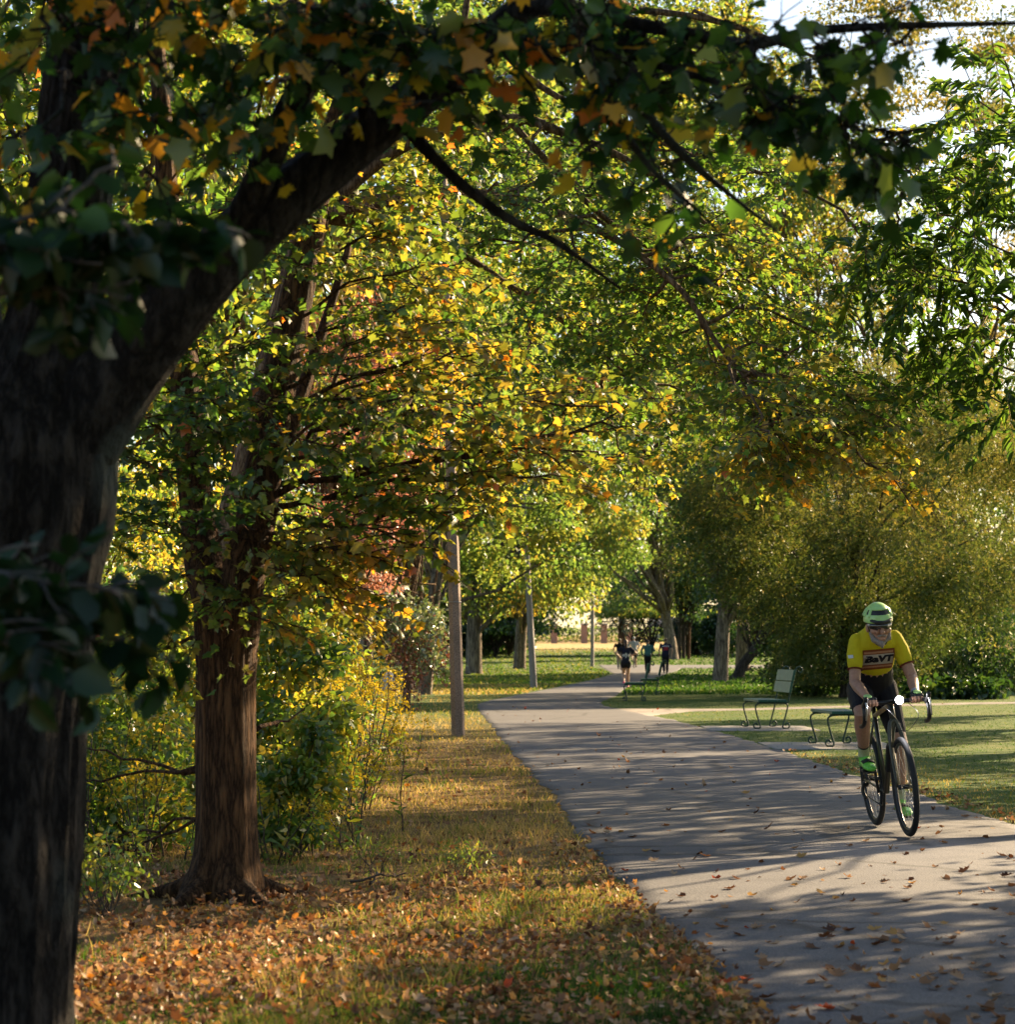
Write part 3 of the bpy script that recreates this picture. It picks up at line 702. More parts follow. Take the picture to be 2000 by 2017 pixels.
# big dock-like leaves under the shrubs
for i, (px, lbl) in enumerate(((1850, 'broad leaved weed clump beside the side path behind the handlebar'), (1935, 'broad leaved weed clump nearest the right edge'))):
    bush('weed_clump', lbl, (bx_of(px, 63.5), 63.5, .22), (1.0, .7, .25), 500, .22, M['dark_green'], OVAL, (.6, .25), 8, 'weeds by the side path', 14, .5, cat='weed')

# ------------------------------------------------------------------ middle distance, left
crown_tree('park_tree', 'grey furrowed trunk left of the pole with creeper on it', (bx_of(722, 57), 57), .19, 5.5, (-3.6, 58, 8.5), (2.8, 2.6, 4.6), M['lit_green'], M['bark_grey'], 9000, .14, 60, .9, tint=(.55, .25), zmin=4.2)
crown_tree('park_tree', 'warm tan trunk just left of the nearest pole', (bx_of(838, 70), 70), .24, 6, (-.6, 72, 8.2), (4.3, 3.4, 5.4), M['lit_green'], M['bark_grey'], 26000, .15, 110, 1.0, tint=(.66, .25), zmin=2.9)
crown_tree('park_tree', 'blue grey trunk in shade behind the hanging creeper', (bx_of(803, 74), 74), .19, 5, (-4.2, 75, 9.5), (2.9, 2.6, 5), M['bush'], M['bark_grey'], 8000, .15, 60, .9, tint=(.5, .25), zmin=4.6)
crown_tree('red_maple', 'pinkish red maple glowing behind the nearest pole', (bx_of(640, 49), 49), .14, 3, (-3.5, 49, 5.4), (1.7, 1.4, 3.6), M['red'], M['bark_up'], 11000, .09, 80, .6, tint=(.78, .25), zmin=2.0)
crown_tree('orange_maple', 'small orange leaved maple behind the upper part of the pole', (bx_of(800, 52), 52), .10, 4, (-2.1, 52, 7.2), (.9, .9, 1.7), M['maple_up'], M['bark_up'], 4200, .09, 40, .45, tint=(.88, .12))
for bx, by, h, r, t, lbl in ((-6.6, 34, 13, 3.4, .5, 'tall leafy tree behind the dark foreground trunk'), (-5.4, 46, 18, 4.2, .6, 'sunlit tree filling the gap above the forked trunk'), (-2.6, 62, 22, 4.6, .55, 'tall sunlit tree crown above the nearest pole'), (1.6, 92, 32, 6.5, .55, 'high green crown arching over the far path'), (7.5, 100, 34, 6.5, .6, 'high yellowing crown above the willow'), (-8.5, 60, 24, 5.0, .6, 'far left tree glimpsed beyond the foreground limb')):
    trunk_x = {-2.6: -5.0, 1.6: -6.2, 7.5: 15.5}.get(bx, bx)
    crown_tree('canopy_tree', lbl, (trunk_x, by), .28, h * .4, (bx, by, h * .62), (r, r * .8, h * .36), M['lit_green'] if by > 40 else M['bush'], M['bark_up'], 16000 if by < 80 else 30000, .13 + by * .0011, 110, 1.15 if by < 80 else 1.6, tint=(t, .27), hollow=.3, zmin=h * .26, group='tall trees closing the view')

# hanging creeper
def creeper():
    root = thing('creeper_vine', 'creeper with pale leaves above and dry red strands hanging down', 'vine', (bx_of(780, 51), 51, 0)); w = Wood(); P = []; D = []
    for k in range(46):
        px = rng.choice([785, 800, 812, 845, 862, 770, 730], p=[.24, .2, .12, .16, .14, .08, .06]) + rng.normal() * 9
        a = at(px, 1195 + rng.random() * 60, 51 + rng.normal() * .3); end = {785: 1395, 800: 1420, 812: 1330}.get(0, 1290 + rng.random() * (130 if px < 815 else 70))
        b = at(px + rng.normal() * 8, end, a.y)
        pts = limb(w, a, b, .008, .004, 8, 0, .22, 4)
        m = int(26 * (a.z - b.z)); t = rng.random(m) ** .8 * 7; i = np.minimum(t.astype(int), 6)
        q = pts[i] + (pts[i + 1] - pts[i]) * (t - i)[:, None] + rng.normal(size=(m, 3)) * .05; P.append(q); D.append(rdir(m) * .5 + [0, 0, -1])
    for k in range(14):
        a = at(700 + rng.random() * 170, 1150 + rng.random() * 50, 51); b = at(690 + rng.random() * 190, 1190 + rng.random() * 90, 51 + rng.normal() * .5); limb(w, a, b, .02, .006, 7, .1, .3, 5)
    limb(w, (bx_of(722, 57), 57 - .2, 1.2), at(760, 1180, 51.3), .03, .02, 8, .1, .2, 6)
    w.build('stems', M['bark_up'], root)['kind'] = 'stuff'
    P = np.concatenate(P); D = np.concatenate(D)
    o = scatter('dry_leaves', P, D, rdir(len(P)), .075 * (.6 + .7 * rng.random(len(P))), rng.normal(.3, .22, len(P)), QUAD, M['red'], root); o['kind'] = 'stuff'
    n = 2600; cx = rng.choice(26, n); cen = np.array([list(at(700 + 170 * rng.random(), 1185 + 115 * rng.random() ** 1.2, 51 + rng.normal() * .35)) for _ in range(26)])
    P = cen[cx] + rng.normal(size=(n, 3)) * .19
    o = scatter('foliage', P, rdir(n) + [0, 0, -.4], rdir(n), .085 * (.6 + .7 * rng.random(n)), rng.normal(.6, .25, n), OVAL, M['pale'], root); o['kind'] = 'stuff'
M['pale'] = leaf_mat('pale', [(0, (.05, .10, .03)), (.6, (.12, .18, .07)), (1, (.30, .30, .18))], trans=.35, gloss=.16, rough=.3)
creeper()
# pale boulder
def boulder():
    bm = bmesh.new(); bmesh.ops.create_icosphere(bm, subdivisions=3, radius=.3)
    for v in bm.verts:
        v.co *= 1 + .35 * (float(noise(np.array([v.co * 4]), 3)[0]) - .5); v.co.z *= 1.25; v.co.x *= .7
    me = bpy.data.meshes.new('boulder'); bm.to_mesh(me); bm.free()
    o = obj('boulder', me, None, plain('boulder', (.5, .5, .5), .9, scale=8, bump=.4)); o.location = (bx_of(767, 76), 76, .3)
    tag(o, 'pale grey stone beside the shaded blue grey trunk', 'stone')
boulder()

# ------------------------------------------------------------------ undergrowth at left
ug = 'undergrowth behind the forked tree'
for x, y, cz_, rx, h, n, t, lbl in (
        (-2.9, 16.0, .75, .75, .85, 2600, .50, 'leafy shrub between the dark trunk and the forked tree'),
        (-3.6, 19.5, 1.0, .95, 1.15, 3000, .55, 'tall sunlit shrub behind the dark trunk'),
        (-2.35, 15.3, .55, .5, .62, 1800, .50, 'low shrub just left of the forked tree foot'),
        (-1.32, 14.9, .46, .26, .5, 1700, .55, 'bright shrub right of the forked tree foot'),
        (-1.62, 18.0, .85, .42, .9, 2600, .60, 'round leaved bush right of the forked trunk'),
        (-2.6, 22.5, 1.3, 1.1, 1.4, 3600, .62, 'high bush seen left of the forked trunk'),
        (-2.35, 25.5, 1.2, .8, 1.3, 3200, .60, 'sunlit bush above the goldenrod'),
        (-4.4, 27.0, 1.9, 1.4, 2.1, 4200, .65, 'tall hedge bush deep behind the dark trunk'),
        (-3.75, 33.0, 2.0, 1.3, 2.1, 4200, .62, 'tall pale bush behind the round leaved one'),
        (-2.0, 19.5, .6, .7, .75, 2400, .6, 'low sunlit bush directly behind the forked trunk'),
        (-3.0, 24.0, .8, 1.0, 1.0, 2800, .6, 'wide low bush glimpsed under the dead boughs'),
        (-5.6, 38.0, 2.6, 1.8, 2.8, 5000, .68, 'tall sunlit thicket far behind the dark trunk'),
        (-1.78, 21.2, .5, .36, .6, 1800, .62, 'small bright bush among the goldenrod')):
    bush('shrub', lbl, (x, y, cz_ * .9), (rx, rx * .8, h), int(n * (1.5 if y < 19 else 2.3)), .055 if y < 17 else .075, M['bush'], OVAL, (t + .08, .28), 16, ug, 40, .38)
def goldenrod(x, y, h, ns, lbl):
    root = thing('goldenrod', lbl, 'weed', (x, y, 0), 'goldenrod along the verge'); w = Wood(); LP = []; LD = []; GP = []
    for k in range(ns):
        a = np.array([x + rng.normal() * .13, y + rng.normal() * .13, -.03]); b = a + np.array([rng.normal() * .16, rng.normal() * .16, h * (.7 + .45 * rng.random())])
        pts = limb(w, a, b, .006, .003, 7, 0, .1, 4); m = 16; t = rng.random(m) * 5.5; i = t.astype(int)
        LP.append(pts[i] + (pts[i + 1] - pts[i]) * (t - i)[:, None]); d = rdir(m); d[:, 2] = np.abs(d[:, 2]) * .5; LD.append(d)
        for q in range(5):
            e = b + np.array([rng.normal() * .06, rng.normal() * .06, -.02 - .03 * q]); m = 11; GP.append(b + (e - b) * rng.random(m)[:, None] * 1.8 + rng.normal(size=(m, 3)) * .016)
    w.build('stems', M['twig'], root)['kind'] = 'stuff'; P = np.concatenate(LP); n = len(P)
    o = scatter('foliage', P, np.concatenate(LD), rdir(n) + UP, .10 * (.6 + .6 * rng.random(n)), rng.normal(.55, .25, n), NARROW, M['bush'], root); o['kind'] = 'stuff'
    P = np.concatenate(GP); n = len(P)
    o = scatter('flower_plume', P, rdir(n), rdir(n), .028, rng.random(n), QUAD, M['gold'], root); o['kind'] = 'stuff'
for x, y, h, ns, lbl in ((-1.42, 21, 1.0, 12, 'goldenrod clump in front of the sunlit bush'), (-1.5, 24, 1.1, 14, 'tall goldenrod leaning toward the verge'), (-1.95, 28, 1.2, 14, 'goldenrod with arching plumes behind the tall one'), (-2.2, 33, 1.25, 14, 'far goldenrod below the grey trunk with creeper'), (-1.65, 30, .9, 12, 'low goldenrod beside the dry grass'), (-1.22, 17.2, .55, 10, 'short goldenrod at the edge of the leaf litter'), (-2.5, 36, 1.4, 14, 'farthest goldenrod at the foot of the tan grass'), (-1.3, 27, .55, 10, 'small goldenrod nearest the pole')):
    goldenrod(x, y, h, ns, lbl)
for x, y, h, ns, lbl in ((-1.15, 15.6, .6, 9, 'leafy stalks rising right of the forked tree foot'), (-1.45, 14.5, .5, 8, 'slender stalks against the forked trunk'), (-2.2, 14.6, .65, 10, 'tall stalks left of the forked trunk'), (-2.7, 14.8, .8, 10, 'tall stalks in the sunlit gap by the dark trunk'), (-1.3, 19.2, .95, 10, 'tall leafy stalks beside the round leaved bush')):
    goldenrod(x, y, h, ns, lbl)
for x, y, lbl in ((-.75, 13.6, 'small bright green weed tuft right of the forked tree'), (-.25, 13.2, 'green weed tuft on the verge between leaf drifts'), (-2.05, 12.2, 'weed with pale leaves at the left of the tree foot'), (-1.95, 11.6, 'sprawling weed by the dark foreground trunk'), (-1.7, 14.0, 'slender weeds in the sunlit gap left of the tree foot')):
    bush('weed_tuft', lbl, (x, y, .10 if x > -1 else .2), (.16, .14, .12 if x > -1 else .26), 260, .035, M['bush'], NARROW if x > -1 else OVAL, (.65, .2), 12, 'weeds on the verge', 14, .75, cat='weed')

# ------------------------------------------------------------------ forked tree (second tree)
def leaf_twigs(tw, per, spread, lsize_rng, flatness=.35, droop=.35):
    """leaves in flat sprays along twigs"""
    P, D, N, S = [], [], [], []
    for pts in tw:
        pts = np.asarray(pts); L = len(pts) - 1; m = per
        t = np.clip(np.linspace(.12, 1, m) + rng.normal(size=m) * .04, 0, .9999) * L; i = t.astype(int); i = np.minimum(i, L - 1)
        p = pts[i] + (pts[i + 1] - pts[i]) * (t - i)[:, None]; tan = unit(pts[i + 1] - pts[i])
        side = unit(np.cross(tan, UP)) * np.where(np.arange(m) % 2, 1, -1)[:, None]
        d = unit(tan * .55 + side * .9 + rng.normal(size=(m, 3)) * .28 - UP * droop * rng.random(m)[:, None] * 1.6)
        P.append(p + d * spread * rng.random(m)[:, None]); D.append(d); N.append(UP + rng.normal(size=(m, 3)) * flatness); S.append(rng.uniform(*lsize_rng, m))
    return np.concatenate(P), np.concatenate(D), np.concatenate(N), np.concatenate(S)

def spray_limb(wood, tw, a, b, r, sag=.06, nsub=9, sub_len=.7, ntw=3, tw_len=.28, plane=.12, start=.25, wander=.12):
    """a bough with side branches and twigs kept near one level, like a maple's layered sprays"""
    a = np.asarray(a, float); b = np.asarray(b, float)
    P = limb(wood, a, b, r, r * .3, 11, sag, wander, 7); T = unit(np.gradient(P, axis=0))
    L = np.linalg.norm(b - a)
    for k in range(nsub):
        f = start + (1 - start) * (k + rng.random() * .7) / nsub; i = min(10, int(f * 10)); s = unit(np.cross(T[i], UP)) * (1 if k % 2 else -1)
        d = unit(T[i] * (.5 + .5 * rng.random()) + s * (.5 + .5 * rng.random()) + UP * rng.normal() * plane * 1.5)
        l = sub_len * (1.15 - .55 * f) * (.6 + .7 * rng.random())
        e = P[i] + d * l + UP * (-.10 * l + rng.normal() * plane * l)
        Q = limb(wood, P[i], e, max(.004, r * .28), .0025, 6, .05, .2, 4)
        tw.append(Q[1:])
        TQ = unit(np.gradient(Q, axis=0))
        for q in range(ntw):
            j = 1 + int((q + rng.random()) / ntw * 4); s2 = unit(np.cross(TQ[j], UP)) * (1 if q % 2 else -1)
            d2 = unit(TQ[j] * .8 + s2 * (.4 + .6 * rng.random()) + UP * rng.normal() * plane - UP * .12); e2 = Q[j] + d2 * tw_len * (.6 + .8 * rng.random())
            tw.append(limb(wood, Q[j], e2, .003, .0015, 4, .04, .2, 3))
    tw.append(P[7:])

def bark_bump(seed, amp=.12, f=7, g=.9):
    return lambda p, th, r: 1 + amp * (fbm(np.stack([np.cos(th)[None] * f + p[:, 2:3] * .3, np.sin(th)[None] * f + p[:, 0:1] * 0, p[:, 2:3] * g + th[None] * 0], -1), seed, 3) - .5) * 2

def forked_tree():
    Y0 = 12.4; bx, by = bx_of(443, Y0), Y0
    root = thing('maple_tree', 'brown trunked maple forking low beside the path with yellow green sprays', 'tree', (bx, by, 0)); w = Wood(); tw = []
    px = lambda a, b, y=Y0: tuple(at(a, b, y))
    def tr(lst, n, sides=40, seed=1, amp=.10):
        arr = curve([(*px(a, b, y), r) for a, b, y, r in lst], n); w.tube(arr[:, :3], arr[:, 3], sides, bump=bark_bump(seed, amp))
        return arr[:, :3]
    base = curve([(bx, by, -.12, .30), (bx, by, .02, .245), (bx + .01, by, .14, .19), (*px(446, 1640), .162), (*px(445, 1450), .155), (*px(446, 1300), .158), (*px(448, 1215), .175), (*px(450, 1165), .16)], 60)
    def root_bump(p, th, r):
        fl = np.exp(-np.maximum(p[:, 2:3], 0) / .10); s = 1 + fl * (.28 * np.cos(th[None] * 5 + 1.0) + .12 * np.cos(th[None] * 3 + 2)) * .7
        return s * bark_bump(3, .07, 9, 1.2)(p, th, r)
    w.tube(base[:, :3], base[:, 3], 56, bump=root_bump)
    for a in (0.3, 1.7, 2.9, 4.2, 5.4):   # surface roots
        c, s = math.cos(a), math.sin(a); L = .30 + .14 * rng.random()
        w.tube(curve([(bx + c * .12, by + s * .12, .10), (bx + c * .24, by + s * .24, .045), (bx + c * (.2 + L), by + s * (.2 + L), -.04)], 8), np.linspace(.075, .025, 8), 10)
    left = tr([(440, 1230, 12.4, .12), (405, 1130, 12.5, .105), (388, 1000, 12.6, .09), (372, 850, 12.6, .085), (362, 700, 12.7, .078), (350, 560, 12.8, .07), (330, 380, 12.9, .06), (318, 200, 12.9, .05), (300, 0, 13, .04), (280, -200, 13.1, .02)], 44, 20, 5)
    right = tr([(462, 1240, 12.4, .125), (480, 1130, 12.4, .115), (505, 1010, 12.5, .105), (530, 850, 12.6, .10), (560, 700, 12.8, .098), (590, 560, 12.9, .092), (615, 430, 13.0, .08), (650, 280, 13.1, .065), (700, 120, 13.1, .05), (740, -60, 13.2, .035), (760, -200, 13.2, .02)], 44, 20, 6)
    third = tr([(455, 1200, 12.5, .10), (470, 1100, 12.7, .08), (520, 960, 12.9, .06), (585, 800, 13.2, .045), (640, 640, 13.4, .03), (690, 480, 13.5, .02)], 26, 14, 7)
    # boughs: start index on a stem -> end seen at pixel, depth
    def on(st, py):
        s = screen(st); return st[int(np.argmin(abs(s[1] - py)))]
    B = [(right, 1085, 900, 1008, 12.2, .030), (right, 1110, 760, 1100, 11.7, .022), (right, 1030, 1120, 950, 12.3, .030), (right, 1000, 1180, 890, 12.7, .028), (right, 960, 1260, 860, 12.6, .032), (right, 930, 1190, 800, 12.2, .026),
         (right, 880, 1080, 770, 11.9, .024), (right, 850, 1010, 700, 12.6, .024), (right, 820, 900, 800, 11.6, .020), (right, 1120, 640, 1190, 11.6, .018), (right, 1060, 860, 1080, 11.9, .020), (right, 1000, 980, 1000, 13.1, .022),
         (third, 900, 820, 740, 13.4, .018), (third, 820, 900, 690, 13.2, .016), (third, 980, 760, 900, 13.6, .02), (right, 760, 760, 640, 12.0, .018), (right, 700, 860, 590, 12.8, .018), (right, 640, 880, 520, 12.3, .018),
         (left, 1120, 250, 1180, 11.8, .018), (left, 1080, 280, 1020, 12.0, .018), (left, 1000, 250, 900, 12.0, .016), (left, 940, 300, 820, 11.6, .016), (left, 900, 560, 860, 11.5, .016), (left, 860, 500, 790, 11.7, .014), (left, 1060, 560, 1060, 11.4, .016), (left, 800, 280, 720, 12.4, .014), (left, 760, 480, 690, 12.2, .014),
         (left, 620, 230, 560, 12.4, .014), (left, 520, 480, 470, 12.2, .014), (right, 560, 780, 450, 12.6, .016), (right, 480, 520, 400, 12.3, .014), (right, 430, 820, 350, 12.8, .014), (left, 350, 520, 280, 12.4, .012), (right, 300, 860, 200, 12.6, .012), (right, 210, 560, 120, 12.6, .012), (left, 250, 160, 180, 12.6, .012),
         (right, 1150, 480, 1205, 11.5, .014), (right, 1120, 700, 1175, 12.4, .016), (left, 1135, 330, 1215, 12.6, .012), (right, 1100, 620, 1150, 13.0, .016)]
    for st, ys, ex, ey, Y, r in B:
        spray_limb(w, tw, on(st, ys), at(ex, ey, Y), r * .6, .05, 9, .62, 3, .24, .2)
    # bare dead boughs low on the left
    for a, b in (((440, 1500), (160, 1470)), ((440, 1490), (150, 1545)), ((430, 1600), (230, 1650)), ((430, 1590), (250, 1690)), ((395, 1270), (230, 1340)), ((500, 1440), (600, 1395))):
        limb(w, px(a[0], a[1], 12.45), at(b[0], b[1], 13.0 + rng.random() * .6), .013, .004, 9, .04, .18, 6)
    w.build('trunk', M['bark_brown'], root)
    P, D, N, S = leaf_twigs(tw, 14, .03, (.033, .064), .55, .55)
    kp = rng.random(len(P)) < np.where(P[:, 2] < 1.9, .40, .58); P, D, N, S = P[kp], D[kp], N[kp], S[kp]
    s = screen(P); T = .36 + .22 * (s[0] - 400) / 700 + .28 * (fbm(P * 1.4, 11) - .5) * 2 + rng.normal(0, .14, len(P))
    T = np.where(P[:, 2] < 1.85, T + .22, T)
    T = np.clip(T, .02, .94); red = rng.random(len(P)) < .012; T[red] = 1
    cr = leaves('crown', P, D, N, S, T, MAPLE_LO, M['maple'], root, 300); cr['kind'] = 'stuff'
forked_tree()

# ------------------------------------------------------------------ overhead maple, trunk behind the forked tree
def overhead_maple():
    Y0 = 20.0; bx, by = bx_of(425, Y0), Y0
    root = thing('maple_tree', 'tall maple whose fine golden green boughs arch over the path', 'tree', (bx, by, 0)); w = Wood(); tw = []
    def tr(lst, n, sides=14):
        arr = curve([(*at(a, b, y), r * .55) for a, b, y, r in lst], n); w.tube(arr[:, :3], arr[:, 3], sides, bump=bark_bump(9, .06)); return arr[:, :3]
    arr = curve([(bx, by, -.1, .26), (bx, by, .3, .2), (*at(440, 1150, 20), .18), (*at(500, 900, 20), .16), (*at(560, 640, 20), .15), (*at(620, 420, 20), .14)], 30); w.tube(arr[:, :3], arr[:, 3], 16)
    top = [(620, 420, 20, .14)]
    main = [tr(top + [(800, 285, 20, .10), (1000, 235, 20, .08), (1110, 262, 20, .07), (1260, 330, 20, .05), (1400, 450, 20, .035), (1530, 560, 19.8, .02)], 30),
            tr(top + [(760, 200, 20.5, .10), (950, 60, 20.5, .08), (1150, 20, 20.5, .06), (1400, 40, 20.6, .045), (1650, 130, 20.6, .02)], 30),
            tr(top + [(900, 380, 19.5, .09), (1150, 440, 19, .06), (1330, 560, 18.6, .045), (1430, 700, 18.4, .03), (1560, 840, 18.2, .012)], 30),
            tr(top + [(850, 470, 20.5, .07), (1000, 560, 21, .05), (1130, 650, 21, .035), (1260, 760, 21, .02), (1330, 830, 21, .01)], 30),
            tr(top + [(700, 250, 21, .09), (880, 140, 22, .07), (930, -60, 22, .05), (960, -250, 22, .03)], 20),
            tr([(950, 60, 20.5, .06), (1080, 180, 20.5, .05), (1300, 280, 20.4, .04), (1550, 360, 20.2, .028), (1760, 470, 20, .012)], 26),
            tr([(1000, 235, 20, .055), (1180, 420, 20.2, .045), (1330, 520, 20.6, .03), (1500, 640, 21, .02), (1640, 760, 21.2, .01)], 26),
            tr([(1150, 20, 20.5, .04), (1450, 140, 20, .03), (1700, 260, 19.6, .02), (1850, 400, 19.4, .01)], 22)]
    ends = []
    for k in range(64):
        m = main[rng.choice(len(main), p=[.18, .13, .18, .14, .05, .12, .12, .08])]; i = rng.integers(7, len(m) - 1)
        s = screen(m[i:i + 1]); ex, ey = s[0][0] + rng.normal() * 170 + 50, s[1][0] + abs(rng.normal()) * 130 - 40 + (40 if rng.random() < .4 else 0)
        ends.append((m[i], at(ex, ey, m[i][1] + rng.normal() * 1.1), .018))
    # boughs that hang lowest over the path and the shrubs
    for ex, ey, Y in ((1560, 905, 18.0), (1500, 880, 18.3), (1790, 855, 18.6), (1840, 800, 19), (1420, 800, 18.6), (1700, 740, 18.8), (1300, 720, 20), (1200, 660, 20.6), (1050, 640, 20.8), (1620, 660, 19.6), (1500, 930, 18.2), (1130, 560, 20)):
        m = main[2] if ex > 1350 else main[3]; d = np.linalg.norm(m - np.array(at(ex, ey, Y)), axis=1); i = max(8, int(np.argmin(d)) - 5); ends.append((m[i], at(ex, ey, Y), .014))
    for a, b, r in ends: spray_limb(w, tw, a, b, r, .05, 8, .75, 3, .30, .2, .2, .2)
    w.build('trunk', M['bark_up'], root)
    P, D, N, S = leaf_twigs(tw, 16, .06, (.040, .070), .55, .5)
    T = .43 + .36 * (fbm(P * .9, 21) - .5) * 2 + rng.normal(0, .16, len(P))
    # the lowest hanging tips have turned
    T = np.where(P[:, 2] < 2.9, T + .12, T)
    keep = rng.random(len(P)) < .58
    cr = leaves('crown', P[keep], D[keep], N[keep], S[keep], np.clip(T[keep], .03, 1), MAPLE_LO, M['maple_up'], root, 300); cr['kind'] = 'stuff'
overhead_maple()

# ------------------------------------------------------------------ pinnate-leaved tree at the right, mostly outside the frame
def pinnate_tree():
    bx, by = 6.9, 20.0
    root = thing('ailanthus_tree', 'dark green feathery leaved tree reaching in from the right edge', 'tree', (bx, by, 0)); w = Wood(); P = []; D = []; N = []
    tp = curve([(bx, by, -.1), (bx, by, 1.5), (bx - .1, by, 3.5), (bx, by, 6.5), (bx + .2, by, 9)], 16); w.tube(tp, np.linspace(.2, .06, 16), 12)
    ends = [at(px, py, Y) for px, py, Y in ((1720, 470, 18.5), (1800, 520, 18.2), (1760, 560, 18.8), (1860, 440, 18), (1900, 600, 18.4), (1960, 700, 18.6), (1870, 660, 18.9), (1950, 780, 18.2), (1980, 120, 19), (1930, 200, 18.7), (1960, 320, 18.4), (1850, 330, 19.2), (1990, 480, 18.3), (1840, 590, 19.4), (1940, 400, 19), (2020, 620, 18), (2040, 300, 18))]
    for k in range(12):
        a = rng.random() * 6.283; rr = 2.2 * rng.random() ** .5; ends.append(Vector((bx - .3 + math.cos(a) * rr * .9, by - .6 + math.sin(a) * rr, 4.2 + 3.2 * rng.random())))
    for e in ends:
        i = int(np.clip((e.z - .8) / 9 * 15, 5, 14)); limb(w, tp[i], e, .03, .006, 8, .06, .2, 5)
        for q in range(7):
            d = unit(rdir(1)[0] + np.array([-.25, 0, -.25])); L = .5 * (.7 + .5 * rng.random()); s = np.array(e) + rdir(1)[0] * .25
            m = 15; t = np.linspace(.15, 1, m)[:, None]; pts = s + d * L * t - UP * .22 * L * t * t
            w.tube([s, pts[7], pts[-1]], [.004, .003, .002], 3)
            sd = unit(np.cross(d, UP))
            for sg in (-1, 1):
                P.append(pts); D.append(np.tile(unit(sd * sg + d * .5 - UP * .25), (m, 1)) + rng.normal(size=(m, 3)) * .12); N.append(np.tile(UP, (m, 1)) + rng.normal(size=(m, 3)) * .3)
    w.build('trunk', M['bark_up'], root); P = np.concatenate(P); D = np.concatenate(D); N = np.concatenate(N)
    o = scatter('crown', P, D, N, .13 * (.7 + .4 * rng.random(len(P))), rng.normal(.5, .25, len(P)), OVAL, M['pinnate'], root, wide=.06); o['kind'] = 'stuff'
pinnate_tree()
# roadside trees outside frame shading the path; unseen pair behind added to block sky
for x, y, h, r, n, lbl in ((7.1, 14.1, 10, 2.3, 10500, 'tree beyond the right edge shading the near path'), (9.0, 17.2, 6.2, 2.3, 4400, 'small open tree beyond the right edge dappling the near path'), (10.0, 27.5, 8.8, 2.4, 7000, 'slim tree beyond the right edge level with the cyclist'), (11.0, 34.5, 9.5, 3.0, 9000, 'tree beyond the right edge shading the path behind the cyclist'), (12.4, 43, 10, 3.0, 9000, 'tree beyond the right edge shading the benches'), (14.7, 52.5, 12, 3.0, 9000, 'tree beyond the right edge near the side path'), (-7, -7, 13, 4.5, 7000, 'tree behind the viewpoint toward the left'), (3.5, -8, 13, 4.5, 7000, 'tree behind the viewpoint toward the right')):
    crown_tree('shade_tree', lbl, (x, y), .22, h * .35, (x, y, h * .66), (r, r, h * .32), M['bush'], M['bark_up'], n, .15, 80, .75, tint=(.5, .2), hollow=.25, group='trees right of the frame')

